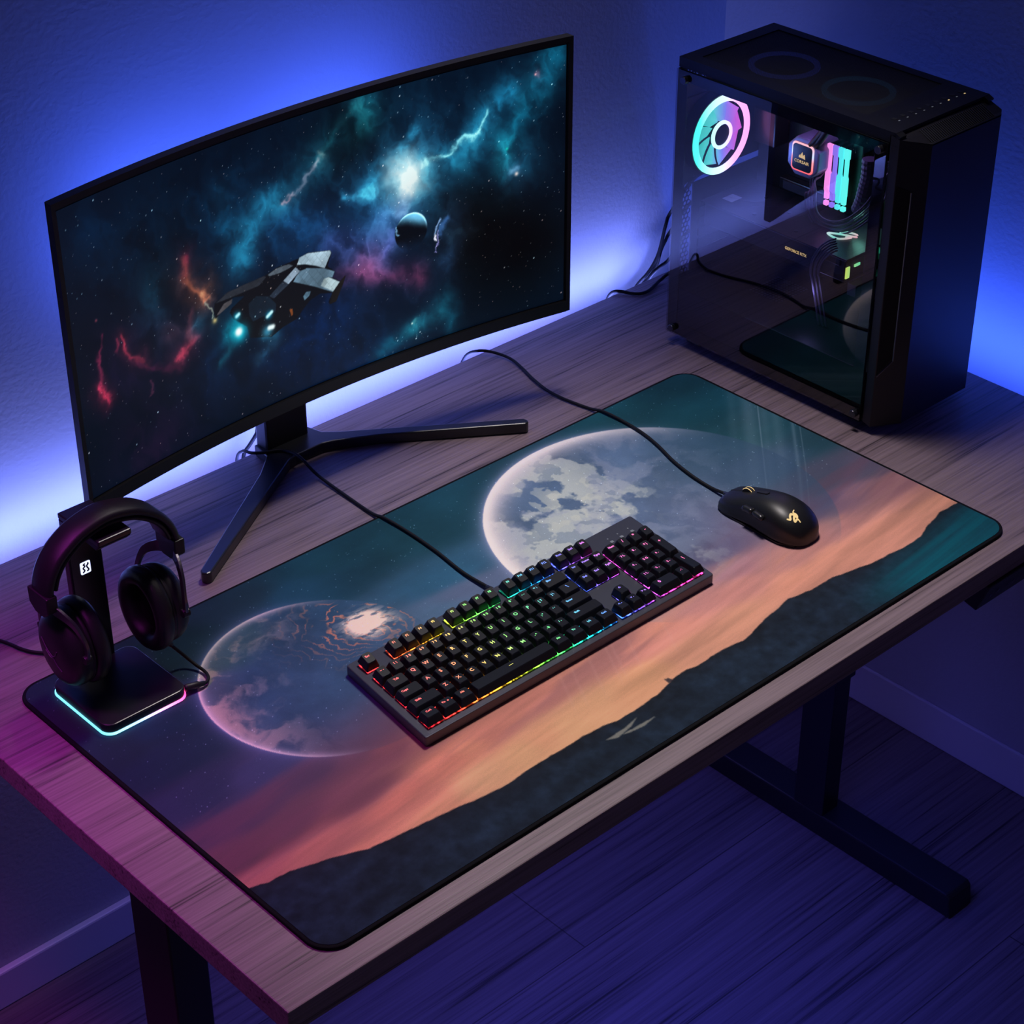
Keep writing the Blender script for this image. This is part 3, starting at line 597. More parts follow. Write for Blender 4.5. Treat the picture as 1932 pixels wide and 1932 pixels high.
for x in (.7425, .7590, .7769):
    MB().box(x-.0022, x+.0022, .3245, .3282, KZ1-.0002, KZ1+.0002).build('indicator_mark', M['white'], kb)
    MB().box(x-.0008, x+.0008, .3330, .3348, KZ1-.0002, KZ1+.0003).build('indicator_light', M['white'], kb)

# ---------------------------------------------------------------- cables on the desk
def lay(pts, z): return [at(px, py, 2, z) for px, py in pts]
R1 = .0021
kc = thing('keyboard_cable', (.58, .37, MZ), 'thin black cable running from the keyboard back past the monitor stand', 'cable')
pts = [(.5765, .353, MZ+.006), (.5775, .372, MZ+.0045), (.5781, .412, MZ+.003), (.5848, .469, MZ+.0028), (.5873, .522, MZ+.0028), (.5861, .565, MZ+.003), (.5855, .590, DZ+.003), (.5878, .6458, DZ+.003), (.5897, .703, DZ+.006), (.5880, .738, DZ+.0185), (.5830, .765, DZ+.018), (.562, .7762, DZ+.018), (.5510, .790, DZ+.016), (.5530, .812, DZ+.008), (.558, .835, DZ-.020), (.560, .842, DZ-.10)]
MB().tube(bez(pts, 8), R1, 8).build('cord', M['cable'], kc, smooth=True)
MB().tube([(.5765, .3505, MZ+.006), (.5768, .360, MZ+.0055), (.577, .368, MZ+.005)], [.0034, .0032, .0025], 10).build('strain_relief', M['plastic'], kc, smooth=True)
mc = thing('mouse_cable', (.93, .31, MZ), 'thin black cable running from the mouse across the desk behind the monitor', 'cable')
pts = [(.9300, .3020, MZ+.008), (.9303, .3200, MZ+.006), (.9321, .3403, MZ+.003), (.9355, .3753, MZ+.003), (.9446, .4163, MZ+.003), (.9583, .4578, MZ+.003), (.9665, .4946, MZ+.003), (.9693, .5316, MZ+.003), (.968, .566, MZ+.0035), (.966, .590, DZ+.003), (.9610, .615, DZ+.003), (.9580, .640, DZ+.003), (.9585, .6675, DZ+.003), (.9661, .7025, DZ+.003), (.9761, .7346, DZ+.003), (.9815, .765, DZ+.004), (.974, .792, DZ+.006), (.960, .808, DZ+.007), (.951, .824, DZ-.004), (.949, .838, DZ-.040), (.949, .842, DZ-.10)]
MB().tube(bez(pts, 8), R1, 8).build('cord', M['cable'], mc, smooth=True)
def cable(label, pts, r=R1, group=None, nm='power_cable'):
    p0 = pts[0]; o = MB().tube(bez(pts, 8), r, 8).build(nm, M['cable'], smooth=True)
    return tag(o, label, 'cable', group)
def wallrun(pix, yv): return [at(x, y, 1, yv) for x, y in pix]
cable('black cable hanging behind the monitor and dropping over the desk edge', [(.590, .800, .80)]+wallrun([(486, 806), (484, 818), (472, 838), (463, 851), (459, 864), (458, 890)], .852)+[(.565, .856, .56)], .0026)
pw = wallrun([(1267, 398), (1256, 425), (1245, 470), (1235, 495), (1220, 518), (1203, 537), (1180, 575)], .838)
cable('black cable behind the computer tower, topmost on the wall', [(1.350, .664, .84), (1.385, .74, .85), (1.392, .80, .82)]+pw+[(pw[-1][0]-.01, .840, .58)], .0027, 'cables hanging behind the computer tower')
pw = wallrun([(1266, 435), (1255, 455), (1247, 472), (1239, 500), (1226, 522), (1210, 540), (1190, 575)], .848)
cable('black cable behind the computer tower, crossing just below the topmost one', [(1.365, .664, .78), (1.390, .74, .79), (1.400, .81, .775)]+pw+[(pw[-1][0]-.005, .850, .58)], .0027, 'cables hanging behind the computer tower')
pw = wallrun([(1263, 488), (1245, 503), (1230, 517), (1221, 532), (1212, 560)], .832)
cable('black cable behind the computer tower, lowest on the wall', [(1.36, .664, .72), (1.375, .74, .735), (1.385, .80, .735)]+pw+[(pw[-1][0], .834, .58)], .0027, 'cables hanging behind the computer tower')
cable('short black cable lying along the rear desk edge beside the tower', [(1.300, .668, .73), (1.318, .70, .715), (1.330, .745, .700), (1.326, .782, .690), (1.3120, .790, .680), (1.2960, .786, DZ+.0035), (1.2750, .780, DZ+.003), (1.2600, .782, DZ+.003), (1.2500, .793, DZ+.003), (1.2430, .805, DZ+.004), (1.2360, .8160, DZ+.001), (1.2340, .8250, DZ-.015), (1.2335, .832, DZ-.05)], .0025)
cable('black cable lying on the wood at the left, leading to the headphone stand', [(.012, .832, DZ-.03), (.014, .820, DZ-.002), (.022, .803, DZ+.004), (.045, .775, DZ+.003), (.075, .745, DZ+.003), (.1076, .6708, DZ+.003), (.1164, .6413, DZ+.003), (.1243, .6251, DZ+.003), (.1354, .612, DZ+.003), (.146, .590, DZ+.007), (.150, .5745, MZ+.006), (.150, .5640, MZ+.0085)], .0022)

# ---------------------------------------------------------------- mouse
mo = thing('computer_mouse', (.929, .235, MZ), 'black ergonomic gaming mouse with a glowing gold emblem on the mat', 'mouse')
ST = [(.1718, .0050, .0070), (.1726, .0110, .0125), (.1745, .0180, .0188), (.180, .0260, .0260), (.190, .0320, .0330), (.202, .0352, .0380), (.215, .0355, .0405), (.228, .0345, .0408), (.240, .0328, .0392), (.252, .0318, .0362), (.264, .0322, .0322), (.276, .0332, .0275), (.288, .0330, .0228), (.298, .0300, .0190), (.3035, .0265, .0165), (.3050, .0235, .0130)]
def msec(y, w, h, n=28):
    ring = []
    for k in range(n):
        a = math.pi*(k/(n-1)); c, s = math.cos(a), math.sin(a)
        zz = abs(s)**.80; waist = 1-.10*math.exp(-((zz-.32)/.22)**2)
        tuck = 1-.05*(1-min(1, zz*4))
        ring.append((.929+c*(abs(c)**-.22 if abs(c) > 1e-6 else 1)*w*waist*tuck*(1 if abs(c) < 1 else 1), y, MZ+.0012+h*zz))
    return ring
def ms(y):
    ys_ = [s[0] for s in ST]; return (np.interp(y, ys_, [s[1] for s in ST]), np.interp(y, ys_, [s[2] for s in ST]))
sec = [msec(*s) for s in ST]
o = MB().rings(sec).build('mouse_shell', M['mouse'], mo, smooth=True, sub=2); fix_normals(o)
MB().prism([(.929+x, y) for x, y in ((-.022, .180), (.022, .180), (.031, .20), (.030, .26), (.028, .295), (-.028, .295), (-.030, .26), (-.031, .20))], MZ+.0005, MZ+.003).build('mouse_foot', M['plastic'], mo)
def mtop(x, y):                  # height of the shell at x, y
    w, h = ms(y); best = 0; lo_, hi_ = 0.0, 1.0
    t = min(1, abs(x-.929)/w)
    s = math.sqrt(max(0, 1-min(1, t**(1/.78))**2)); return MZ+.0012+h*s**.80
def on_shell(poly, name, m, lift=.0003):
    b_ = MB(); n = len(poly)
    b_.add([(x, y, mtop(x, y)+lift) for x, y in poly]+[(x, y, mtop(x, y)-.001) for x, y in poly], [tuple(range(n))]+[(i, (i+1) % n, n+(i+1) % n, n+i) for i in range(n)])
    return fix_normals(b_.build(name, m, mo))
def ribbon(pts, w):              # a stroke of varying width on the shell
    P_ = bez([(x, y, 0) for x, y in pts], 5); L_, R_ = [], []
    for i, p in enumerate(P_):
        t = (Vector(P_[min(i+1, len(P_)-1)])-Vector(P_[max(0, i-1)])).normalized(); q = i/(len(P_)-1)
        ww = w*(.45+.9*math.sin(math.pi*min(1, q*1.0+.0)))*.6
        L_.append((p[0]-t.y*ww, p[1]+t.x*ww)); R_.append((p[0]+t.y*ww, p[1]-t.x*ww))
    return L_, R_
def stroke(pts, w, name, m, lift=.0005):
    L_, R_ = ribbon(pts, w); b_ = MB(); n = len(L_)
    vs = [(x, y, mtop(x, y)+lift) for x, y in L_]+[(x, y, mtop(x, y)+lift) for x, y in R_]
    vs += [(x, y, z-.0012) for x, y, z in vs]
    fs = [(i, i+1, n+i+1, n+i) for i in range(n-1)]+[(2*n+i, i+2*n+1, i+1, i) for i in range(n-1)]+[(n+i, n+i+1, 3*n+i+1, 3*n+i) for i in range(n-1)]
    b_.add(vs, fs); return fix_normals(b_.build(name, m, mo))
def pm(px, py):
    z = .712
    for _ in range(12):
        p = at(px, py, 2, z); z = .5*z+.5*mtop(p[0], p[1])
    return (p[0], p[1])
def pc5(x, y): return pm(1340+x/8.78, 900+y/8.78)
stroke([pc5(1388, 548), pc5(1372, 590), pc5(1425, 625), pc5(1440, 668), pc5(1400, 640), pc5(1388, 690), pc5(1408, 738), pc5(1450, 700), pc5(1498, 755)], .0016, 'emblem', M['gold'])
stroke([pc5(1268, 700), pc5(1330, 708), pc5(1322, 660), pc5(1335, 620), pc5(1385, 632), pc5(1400, 680)], .0016, 'emblem', M['gold'])
stroke([(.929, .3035), (.929, .285), (.929, .2790)], .0009, 'button_gap', M['foam'], .0002)
w_ = MB().cyl((.9260, .2740, MZ+.0235), 0, .0100, .0060, 32); w_.build('scroll_wheel', M['plastic'], mo, smooth=False, bevel=.0008)
for x_ in (.9262, .9312):
    b_ = MB(); rs = []
    for k in range(16):
        a = math.radians(35+115*k/15); rs.append([(x_, .2740+math.cos(a)*r_, MZ+.0235+math.sin(a)*r_) for r_ in (.0088, .0104)]+[(x_+.0006, .2740+math.cos(a)*r_, MZ+.0235+math.sin(a)*r_) for r_ in (.0104, .0088)])
    b_.rings(rs).build('wheel_light', M['gold'], mo)
on_shell([(.9262, .260), (.9318, .260), (.9322, .246), (.9312, .2435), (.9268, .2435), (.9258, .246)], 'dpi_button', M['plastic'], .0011)
for y0, y1 in ((.2425, .2590), (.2235, .2415)):      # thumb buttons on the left flank
    b_ = MB(); rs = []
    for k in range(9):
        y = y0+(y1-y0)*k/8; w, h = ms(y); e = .0008 if k in (0, 8) else 0
        zc = MZ+.0012+h*.66+(.241-y)*-.12; x = .929-w*.945
        hh = .0030 if k not in (0, 8) else .0016
        rs.append([(x-.0016+e+.0014, y, zc+hh), (x-.0024+e, y, zc+hh*.2), (x-.0020+e, y, zc-hh), (x+.004, y, zc-hh), (x+.005, y, zc+hh)])
    fix_normals(b_.rings(rs).build('thumb_button', M['stand'], mo, smooth=True))
MB().tube([(.930, .300, MZ+.0085), (.930, .308, MZ+.0075), (.930, .315, MZ+.0068)], [.0036, .0032, .0026], 10).build('cable_grommet', M['plastic'], mo, smooth=True)

# ---------------------------------------------------------------- headphone stand
hs_ = thing('headphone_stand', (.150, .495, MZ), 'black headphone stand with a square base edged in coloured light', 'headphone stand')
BX0, BX1, BY0, BY1 = .0975, .2025, .4370, .5470
MB().prism(rrect(BX0, BX1, BY0, BY1, .013, 8), MZ+.0040, MZ+.0150).build('base', M['stand'], hs_, bevel=.0012)
MB().prism(rrect(BX0+.001, BX1-.001, BY0+.001, BY1-.001, .012, 8), MZ+.0005, MZ+.0030).build('base_foot', M['plastic'], hs_)
MB().prism(rrect(BX0-.0012, BX1+.0012, BY0-.0012, BY1+.0012, .0135, 10), MZ+.0022, MZ+.0040).build('light_ring', M['standled'], hs_)
MB().box(.124, .190, BY0-.0004, BY0+.0004, MZ+.0128, MZ+.0134).build('edge_mark', M['alu'], hs_)
post = MB().box(.1390, .1800, .5440, .5560, MZ+.006, .8840).build('post', M['stand'], hs_, bevel=.002)
MB().box(.1390, .1800, .478, .5560, .8835, .8905).build('hook', M['stand'], hs_, bevel=.0015)
MB().prism([(.478, .8835), (.486, .8760), (.512, .8780), (.512, .8840)], .1400, .1790, lambda u, v, w: (w, u, v)).build('hook_lip', M['plastic'], hs_, bevel=.001)
bx, _, bz = at(161, 1070.5, 1, .544)
MB().prism(rrect(bx-.0062, bx+.0062, bz-.0075, bz+.0075, .0015, 3), .5434, .5440, lambda u, v, w: (u, w, v)).build('badge', M['badge'], post)
for pts in ([(-.0040, -.0052), (-.0015, -.0030), (-.0032, .0002), (-.0008, .0022), (-.0026, .0045), (-.0004, .0054)], [(.0012, -.0048), (.0036, -.0034), (.0022, -.0006), (.0014, .0020), (.0034, .0040), (.0026, .0054)]):
    MB().tube(bez([(bx+x, .5433, bz+z) for x, z in pts], 4), .0009, 6).build('badge_mark', M['foam'], post)

# ---------------------------------------------------------------- headset
HY = .5020
hd = thing('headset', (.160, HY, .68), 'black over-ear headset hanging on the headphone stand', 'headphones')
AR = [(.0845, .8400), (.0860, .8520), (.0915, .8660), (.1010, .8790), (.1150, .8900), (.1320, .8985), (.1600, .9040), (.1880, .8985), (.2050, .8900), (.2190, .8790), (.2285, .8660), (.2340, .8520), (.2355, .8400)]
ar = [p for p in bez([(x, 0, z) for x, z in AR], 5)]
def bandring(i, hw, t0, t1):
    p = Vector(ar[i]); t = (Vector(ar[min(i+1, len(ar)-1)])-Vector(ar[max(i-1, 0)])).normalized(); n = Vector((-t.z, 0, t.x))
    if n.z < 0 and abs(p.x-.16) < .06: n = -n
    if (p.x-.16)*n.x < 0 and abs(p.x-.16) >= .06: n = -n
    out = []
    for y, d in ((-hw, t0+.001), (-hw+.002, t0), (hw-.002, t0), (hw, t0+.001), (hw, t1-.003), (hw-.005, t1), (0, t1+.0006), (-hw+.005, t1), (-hw, t1-.003)):
        q = p+n*d; out.append((q.x, HY+y, q.z))
    return out
nA = len(ar)
o = MB().rings([bandring(i, .0175, .0, .0085) for i in range(nA)]).build('headband', M['leather'], hd, smooth=True); fix_normals(o)
o = MB().rings([bandring(i, .0160, -.0062, .0005) for i in range(4, nA-4)]).build('headband_cushion', M['leather'], hd, smooth=True, bevel=.002); fix_normals(o)
for s in (-1, 1):
    xo = .160+s*.0795
    poly = [(HY-.0190, .8460), (HY+.0190, .8460), (HY+.0185, .8270), (HY+.008, .8190), (HY-.008, .8190), (HY-.0185, .8270)]
    x0, x1 = sorted((xo-s*.0065, xo+s*.0065))
    fix_normals(MB().prism(poly, x0, x1, lambda u, v, w: (w, u, v)).build('band_end', M['plastic'], hd, bevel=.0015))
    # fork that holds the cup
    cxp, czp = .160+s*.0760, .7700
    yk = [(HY-.0445, czp+.002), (HY-.0445, czp+.020), (HY-.036, czp+.042), (HY-.018, czp+.0545), (HY, czp+.058), (HY+.018, czp+.0545), (HY+.036, czp+.042), (HY+.0445, czp+.020), (HY+.0445, czp+.002)]
    cur = bez([(cxp-s*.014*(abs(y-HY)/.0445)**2, y, z) for y, z in yk], 6); rs = []
    for i, p in enumerate(cur):
        q = i/(len(cur)-1); w = .0030+.0042*math.sin(math.pi*q)**3; a = Vector((0, p[1]-HY, p[2]-(czp-.002))).normalized()
        rs.append([(p[0]+dx, p[1]+a.y*dd, p[2]+a.z*dd) for dx, dd in ((-.0018, -w), (.0018, -w), (.0018, w), (-.0018, w))])
    fk = fix_normals(MB().rings(rs).build('fork', M['alu'], hd, bevel=.0005))
    for e in (-1, 1): MB().cyl((cxp-s*.014-.004, HY+e*.0430, czp+.002), 0, .0050, .0085, 14).build('pivot_knob', M['plastic'], hd, bevel=.0006)
    # ear cup
    A_, B_ = .0430, .0490
    def ring(x, f, n=40, A=A_, B=B_): return [(x, HY+A*f*math.cos(2*math.pi*k/n), czp-.004+B*f*math.sin(2*math.pi*k/n)) for k in range(n)]
    X = lambda d: .160+s*d       # distance from the middle of the head
    cup = fix_normals(MB().rings([ring(X(d), f) for d, f in ((.0490, .80), (.0490, .93), (.0520, .955), (.0530, .93), (.0545, .93), (.0560, .955), (.0620, .95), (.0680, .90), (.0730, .80), (.0765, .62), (.0780, .35), (.0785, .02))]).build('ear_cup', M['plastic'], hd, smooth=True))
    fix_normals(MB().rings([ring(X(d), f) for d, f in ((.0490, .60), (.0490, .97), (.0470, 1.02), (.0410, 1.04), (.0350, 1.01), (.0310, .93), (.0300, .84), (.0305, .74), (.0330, .66), (.0390, .60), (.0480, .58))], cap0=False, cap1=False).build('ear_cushion', M['leather'], cup, smooth=True))
    fix_normals(MB().rings([ring(X(.0478), .62), ring(X(.0470), .62)]).build('inner_cloth', M['foam'], cup))
    if s < 0:
        def em(py, pz):
            f = math.hypot(py/A_, pz/B_); d = np.interp(f, [0, .35, .62, .80, .90], [.0785, .0780, .0765, .0730, .0680]); return (.160-(d+.0003), HY+py, czp-.004+pz)
        for pts in ([(.020, .010), (.010, .001), (.000, -.004), (-.006, -.001), (-.010, .006)], [(.012, -.002), (.004, -.007), (-.002, -.006)], [(.000, -.004), (-.006, -.012), (-.014, -.018)]):
            MB().tube(bez([em(*p) for p in pts], 5), .0007, 5).build('cup_emblem', M['engrave'], cup)
hc = thing('headset_cable', (.235, .47, MZ), 'short black cable looping from the right ear cup to the headphone stand base', 'cable')
pts = [(.2150, HY-.010, .7200), (.2200, HY-.012, .7120), (.2270, .4900, .7020), (.2330, .4850, .6930), (.2375, .4740, .6860), (.2395, .4610, .6835), (.2370, .4500, .6835), (.2310, .4430, .6840), (.2240, .4410, .6850), (.2180, .4425, .6860)]
MB().tube(bez(pts, 8), .0019, 8).build('cord', M['cable'], hc, smooth=True)
MB().tube([(.2130, HY-.009, .7240), (.2165, HY-.0105, .7180), (.2200, HY-.0118, .7125)], [.0042, .0036, .0026], 10).build('strain_relief', M['plastic'], hc, smooth=True)
MB().tube([(.2260, .4412, .6848), (.2200, .4420, .6856), (.2180, .4425, .6860), (.2050, .4455, .6868), (.2030, .446, .6868)], [.0026, .0032, .0042, .0046, .0040], 12).build('plug', M['plastic'], hc, smooth=True)

# ---------------------------------------------------------------- computer tower
CX0, CX1, CY0, CY1, CZ0, CZ1 = 1.190, 1.378, .2726, .6600, .690, 1.0958
pc = thing('computer_tower', (1.284, .466, DZ), 'black computer tower with a glass side and rainbow lit parts inside', 'computer')
T = .0035
for fx, fy in ((1.205, .335), (1.350, .335), (1.205, .625), (1.350, .625)):
    MB().box(fx, fx+.016, fy-.012, fy+.012, DZ+.0003, CZ0+.001).build('foot', M['plastic'], pc, bevel=.001)
YG = .3085                       # where glass ends and the front panel begins
MB().box(CX0+.002, CX1, YG-.01, CY1, CZ0, CZ0+.012).build('bottom_panel', M['case'], pc, bevel=.001)
MB().box(CX1-T, CX1, YG, CY1, CZ0+.012, CZ1-.014).build('right_panel', M['case'], pc, bevel=.0005)
top = MB()
for x0, x1, y0, y1 in ((CX0, CX0+.020, .3006, CY1), (CX1-.016, CX1, .3006, CY1), (CX0+.020, CX1-.016, CY1-.022, CY1), (CX0+.020, CX1-.016, .3006, .362)):
    top.box(x0, x1, y0, y1, CZ1-.004, CZ1)
top.box(CX0, CX0+.003, .3085, CY1, CZ1-.014, CZ1-.004); top.box(CX1-.003, CX1, .3085, CY1, CZ1-.014, CZ1-.004)
top.build('top_panel', M['case'], pc)
m, nt, N, L, b_ = nodes('fine_mesh'); b_.inputs['Base Color'].default_value = (.010, .010, .013, 1); b_.inputs['Roughness'].default_value = .55
tcn = N.new('ShaderNodeTexCoord'); sp = N.new('ShaderNodeSeparateXYZ'); L.new(tcn.outputs['Object'], sp.inputs[0]); prev = None
for ax in (0, 1):
    ml = N.new('ShaderNodeMath'); ml.operation = 'MULTIPLY'; ml.inputs[1].default_value = 2*math.pi/.0022; L.new(sp.outputs[ax], ml.inputs[0])
    sn = N.new('ShaderNodeMath'); sn.operation = 'SINE'; L.new(ml.outputs[0], sn.inputs[0])
    if prev is None: prev = sn
    else:
        mm = N.new('ShaderNodeMath'); mm.operation = 'MULTIPLY'; L.new(prev.outputs[0], mm.inputs[0]); L.new(sn.outputs[0], mm.inputs[1])
        gt = N.new('ShaderNodeMath'); gt.operation = 'LESS_THAN'; gt.inputs[1].default_value = .22; L.new(mm.outputs[0], gt.inputs[0]); L.new(gt.outputs[0], b_.inputs['Alpha'])
M['mesh'] = m
MB().box(CX0+.020, CX1-.016, .362, CY1-.022, CZ1-.0022, CZ1-.0012).build('top_filter', M['mesh'], pc)
for k in range(9):
    x = 1.225+k*.0165
    b2 = MB()
    if k in (6, 7, 8): b2.prism([(x+.0035*math.cos(a*math.pi/6), .331+.0035*math.sin(a*math.pi/6)) for a in range(12)], CZ1-.0002, CZ1+.0004)
    else: b2.box(x-.003, x+.003, .328, .334, CZ1-.0002, CZ1+.0003)
    b2.build('front_port', M['plastic'], pc)
    MB().box(x-.0016, x+.0010, .3225, .3240, CZ1-.0002, CZ1+.0003).build('port_symbol', M['gold'] if k in (6, 8) else M['white'], pc)
# front panel: chamfered column with a tall slot on the glass side and a slatted top slope
FP = [(CX0, YG-.0012), (CX0, .2940), (CX0+.0380, .2726), (CX1-.010, .2726), (CX1, .2800), (CX1, YG-.0012)]
fb = MB()
def fz(y, top): return top if y > .2995 else top-.0145*(.2995-y)/(.2995-.2726)
n = len(FP); rs0 = [(x, y, CZ0-.004 if y < .30 else CZ0) for x, y in FP]
rs1 = [(x, y, CZ1-.016) for x, y in FP]
fb.rings([rs0, rs1]); fb.build('front_panel', M['panel'], pc, bevel=.0008)
fix_normals(MB().rings([[(x, y, CZ1-.0165) for x, y in FP], [(x, y, min(CZ1-.004, fz(y, CZ1-.004)) if y < .2995 else CZ1-.004) for x, y in FP]]).build('front_cap', M['panel'], pc))
fr = MB()
for x0, x1 in ((CX0, CX0+.012), (CX1-.012, CX1)):
    fr.prism([(.3015, CZ1), (.3015, CZ1-.006), (.2940, CZ1-.006), (.2935, CZ1-.0035)], x0, x1, lambda u, v, w: (w, u, v))
fr.build('front_cap_rail', M['case'], pc)
M['slat'] = simple('slat_plastic', (.030, .030, .040), .4)
for k in range(34):
    x = CX0+.040+k*.0038
    MB().prism([(.2960, CZ1-.0055), (.2960, CZ1-.0085), (.2750, CZ1-.0195), (.2745, CZ1-.0155)], x, x+.0016, lambda u, v, w: (w, u, v)).build('front_slat', M['slat'], pc)
fx = lambda t, o_=0: (CX0+.0380*t, .2940-.0214*t-o_)
b2 = MB(); (xa, ya), (xb, yb) = fx(.03, .0006), fx(.46, .0006)
b2.add([(xa, ya, .765), (xb, yb, .785), (xb, yb, 1.020), (xa, ya, 1.028), (xa+.001, ya+.002, .765), (xb+.001, yb+.002, .785), (xb+.001, yb+.002, 1.020), (xa+.001, ya+.002, 1.028)], [(0, 1, 2, 3), (4, 5, 1, 0), (1, 5, 6, 2), (3, 2, 6, 7), (0, 3, 7, 4)])
b2.build('side_intake', M['foam'], pc)
(xc, yc) = fx(.50, .001)
MB().tube([(xa, ya, .762), (xc, yc, .783), (xc, yc, 1.018)], .0011, 6).build('intake_trim', M['alu'], pc)
# rear panel with honeycomb openings
def hexes(y0, regions, th=.0012, cell=.0075):
    b3 = MB()
    for (xa_, xb_, za_, zb_) in regions:
        dx = cell; dz = cell*.866; j = 0; z = za_
        while z < zb_:
            x = xa_+(dx/2 if j % 2 else 0)
            while x < xb_:
                R0 = cell/math.sqrt(3)*1.01; r0 = R0*.74
                vo = [(x+R0*math.cos(math.radians(60*k+30)), y0, z+R0*math.sin(math.radians(60*k+30))) for k in range(6)]
                vi = [(x+r0*math.cos(math.radians(60*k+30)), y0, z+r0*math.sin(math.radians(60*k+30))) for k in range(6)]
                vi2 = [(p[0], y0-th, p[2]) for p in vi]; vo2 = [(p[0], y0-th, p[2]) for p in vo]
                b3.add(vo+vi+vi2+vo2, [(k, (k+1) % 6, 6+(k+1) % 6, 6+k) for k in range(6)]+[(6+k, 6+(k+1) % 6, 12+(k+1) % 6, 12+k) for k in range(6)]+[(12+k, 12+(k+1) % 6, 18+(k+1) % 6, 18+k) for k in range(6)])
                x += dx
            z += dz; j += 1
    return b3
hexes(CY1-.001, [(1.204, 1.222, .775, .905), (1.206, 1.24, 1.058, 1.074)]).build('rear_grille', M['case'], pc)
rp = MB()
for x0, x1, z0, z1 in ((CX0+.002, 1.200, CZ0+.012, CZ1-.014), (1.200, 1.227, CZ0+.012, .772), (1.200, 1.227, .909, .915), (1.227, CX1-T, CZ0+.012, .905), (1.200, 1.375, .915, 1.054), (1.245, 1.375, 1.054, CZ1-.014), (1.2, 1.245, 1.078, CZ1-.014), (1.2, 1.203, 1.054, 1.078)):
    rp.box(x0, x1, CY1-.002, CY1, z0, z1)
rp.build('rear_panel', M['case'], pc)
# glass side
m, nt, N, L, b_ = nodes('smoked_glass'); out = N['Material Output']
tr = N.new('ShaderNodeBsdfTransparent'); tr.inputs[0].default_value = (.72, .72, .76, 1)
gl = N.new('ShaderNodeBsdfGlossy'); gl.inputs['Roughness'].default_value = .0; gl.inputs[0].default_value = (1, 1, 1, 1)
fn = N.new('ShaderNodeFresnel'); fn.inputs[0].default_value = 1.55
mu = N.new('ShaderNodeMath'); mu.operation = 'MULTIPLY'; mu.inputs[1].default_value = 1.7; mu.use_clamp = True; L.new(fn.outputs[0], mu.inputs[0])
geo = N.new('ShaderNodeNewGeometry'); fr_ = N.new('ShaderNodeMath'); fr_.operation = 'SUBTRACT'; fr_.inputs[0].default_value = 1; L.new(geo.outputs['Backfacing'], fr_.inputs[1])
mq = N.new('ShaderNodeMath'); mq.operation = 'MULTIPLY'; L.new(mu.outputs[0], mq.inputs[0]); L.new(fr_.outputs[0], mq.inputs[1]); mu = mq
mxs = N.new('ShaderNodeMixShader'); L.new(mu.outputs[0], mxs.inputs[0]); L.new(tr.outputs[0], mxs.inputs[1]); L.new(gl.outputs[0], mxs.inputs[2]); L.new(mxs.outputs[0], out.inputs['Surface'])
M['glass'] = m
GZ0, GZ1 = CZ0+.001, CZ1-.0155
gp = MB().box(CX0-.0042, CX0-.0012, YG+.0008, CY1, GZ0, GZ1).build('glass_panel', M['glass'], pc)
bd = MB()
for y0, y1, z0, z1 in ((YG+.001, YG+.020, GZ0, GZ1), (CY1-.017, CY1, GZ0, GZ1), (YG+.020, CY1-.017, GZ0, GZ0+.018), (YG+.020, CY1-.017, GZ1-.016, GZ1)): bd.box(CX0-.0011, CX0+.0006, y0, y1, z0, z1)
bd.build('panel_border', M['case'], pc)
for y, z in ((.6430, 1.0690), (.3180, 1.0715), (.6460, .7015), (.3170, .7005)):
    s_ = MB().cyl((CX0-.0105, y, z), 0, .0052, .0062, 20).build('thumbscrew', M['screw'], pc, bevel=.0006)
# inside
MX_ = 1.357
MB().box(MX_, MX_+.002, .33, .655, .765, 1.07).build('board_tray', M['case'], pc)
MB().box(MX_-.003, MX_, .43, .652, .80, 1.062).build('motherboard', M['pcb'], pc)
MB().box(CX0+.004, CX1-T-.001, YG+.002, CY1-.003, CZ0+.012, .7605).build('power_supply_cover', M['case'], pc, bevel=.001)
b3 = MB()
for i in range(11):
    for j in range(11):
        x, y = 1.262+i*.0058, .520+j*.0052
        b3.prism([(x+.0019*math.cos(a*math.pi/3), y+.0016*math.sin(a*math.pi/3)) for a in range(6)], .7605, .7609)
b3.build('cover_vent', M['chip'], pc)
for k, (y0, y1, z0, z1, d) in enumerate(((.600, .640, .945, 1.045, .030), (.52, .60, 1.030, 1.055, .026), (.505, .60, .884, .900, .014), (.46, .48, .90, .99, .012))):
    MB().box(MX_-.003-d, MX_-.003, y0, y1, z0, z1).build('heatsink', M['stand'], pc, bevel=.002)
MB().box(MX_-.020, MX_-.018, .510, .590, .886, .898).build('board_badge', M['chip'], pc)
# rear fan
fc = (1.2520, CY1-.004, .9760)
def annulus(c, ax, r0, r1, h, n=48):
    rs = []
    for r, w in ((r0, 0), (r1, 0), (r1, h), (r0, h)):
        rs.append([(c[0]+(r*math.cos(2*math.pi*k/n)), c[1]-w, c[2]+r*math.sin(2*math.pi*k/n)) if ax == 1 else (c[0]+r*math.cos(2*math.pi*k/n), c[1]+r*math.sin(2*math.pi*k/n), c[2]-w) for k in range(n)])
    rs.append(rs[0]); b4 = MB(); b4.rings(rs, False, False); return b4
fan = MB().prism([(fc[0]+x, fc[2]+z) for x, z in rrect(-.0585, .0585, -.0585, .0585, .006, 4)], CY1-.0025, CY1-.006, lambda u, v, w: (u, w, v)).build('rear_fan', M['plastic'], pc)
FH = [(0, (.05, .75, .55)), (.30, (.45, .95, .75)), (.50, (.55, .60, 1.0)), (.70, (1.0, .35, .85)), (1, (1.0, .28, .70))]
M['fanring'] = ramp_emit('fan_ring_light', 0, 1.205, 1.312, FH, 3.4)
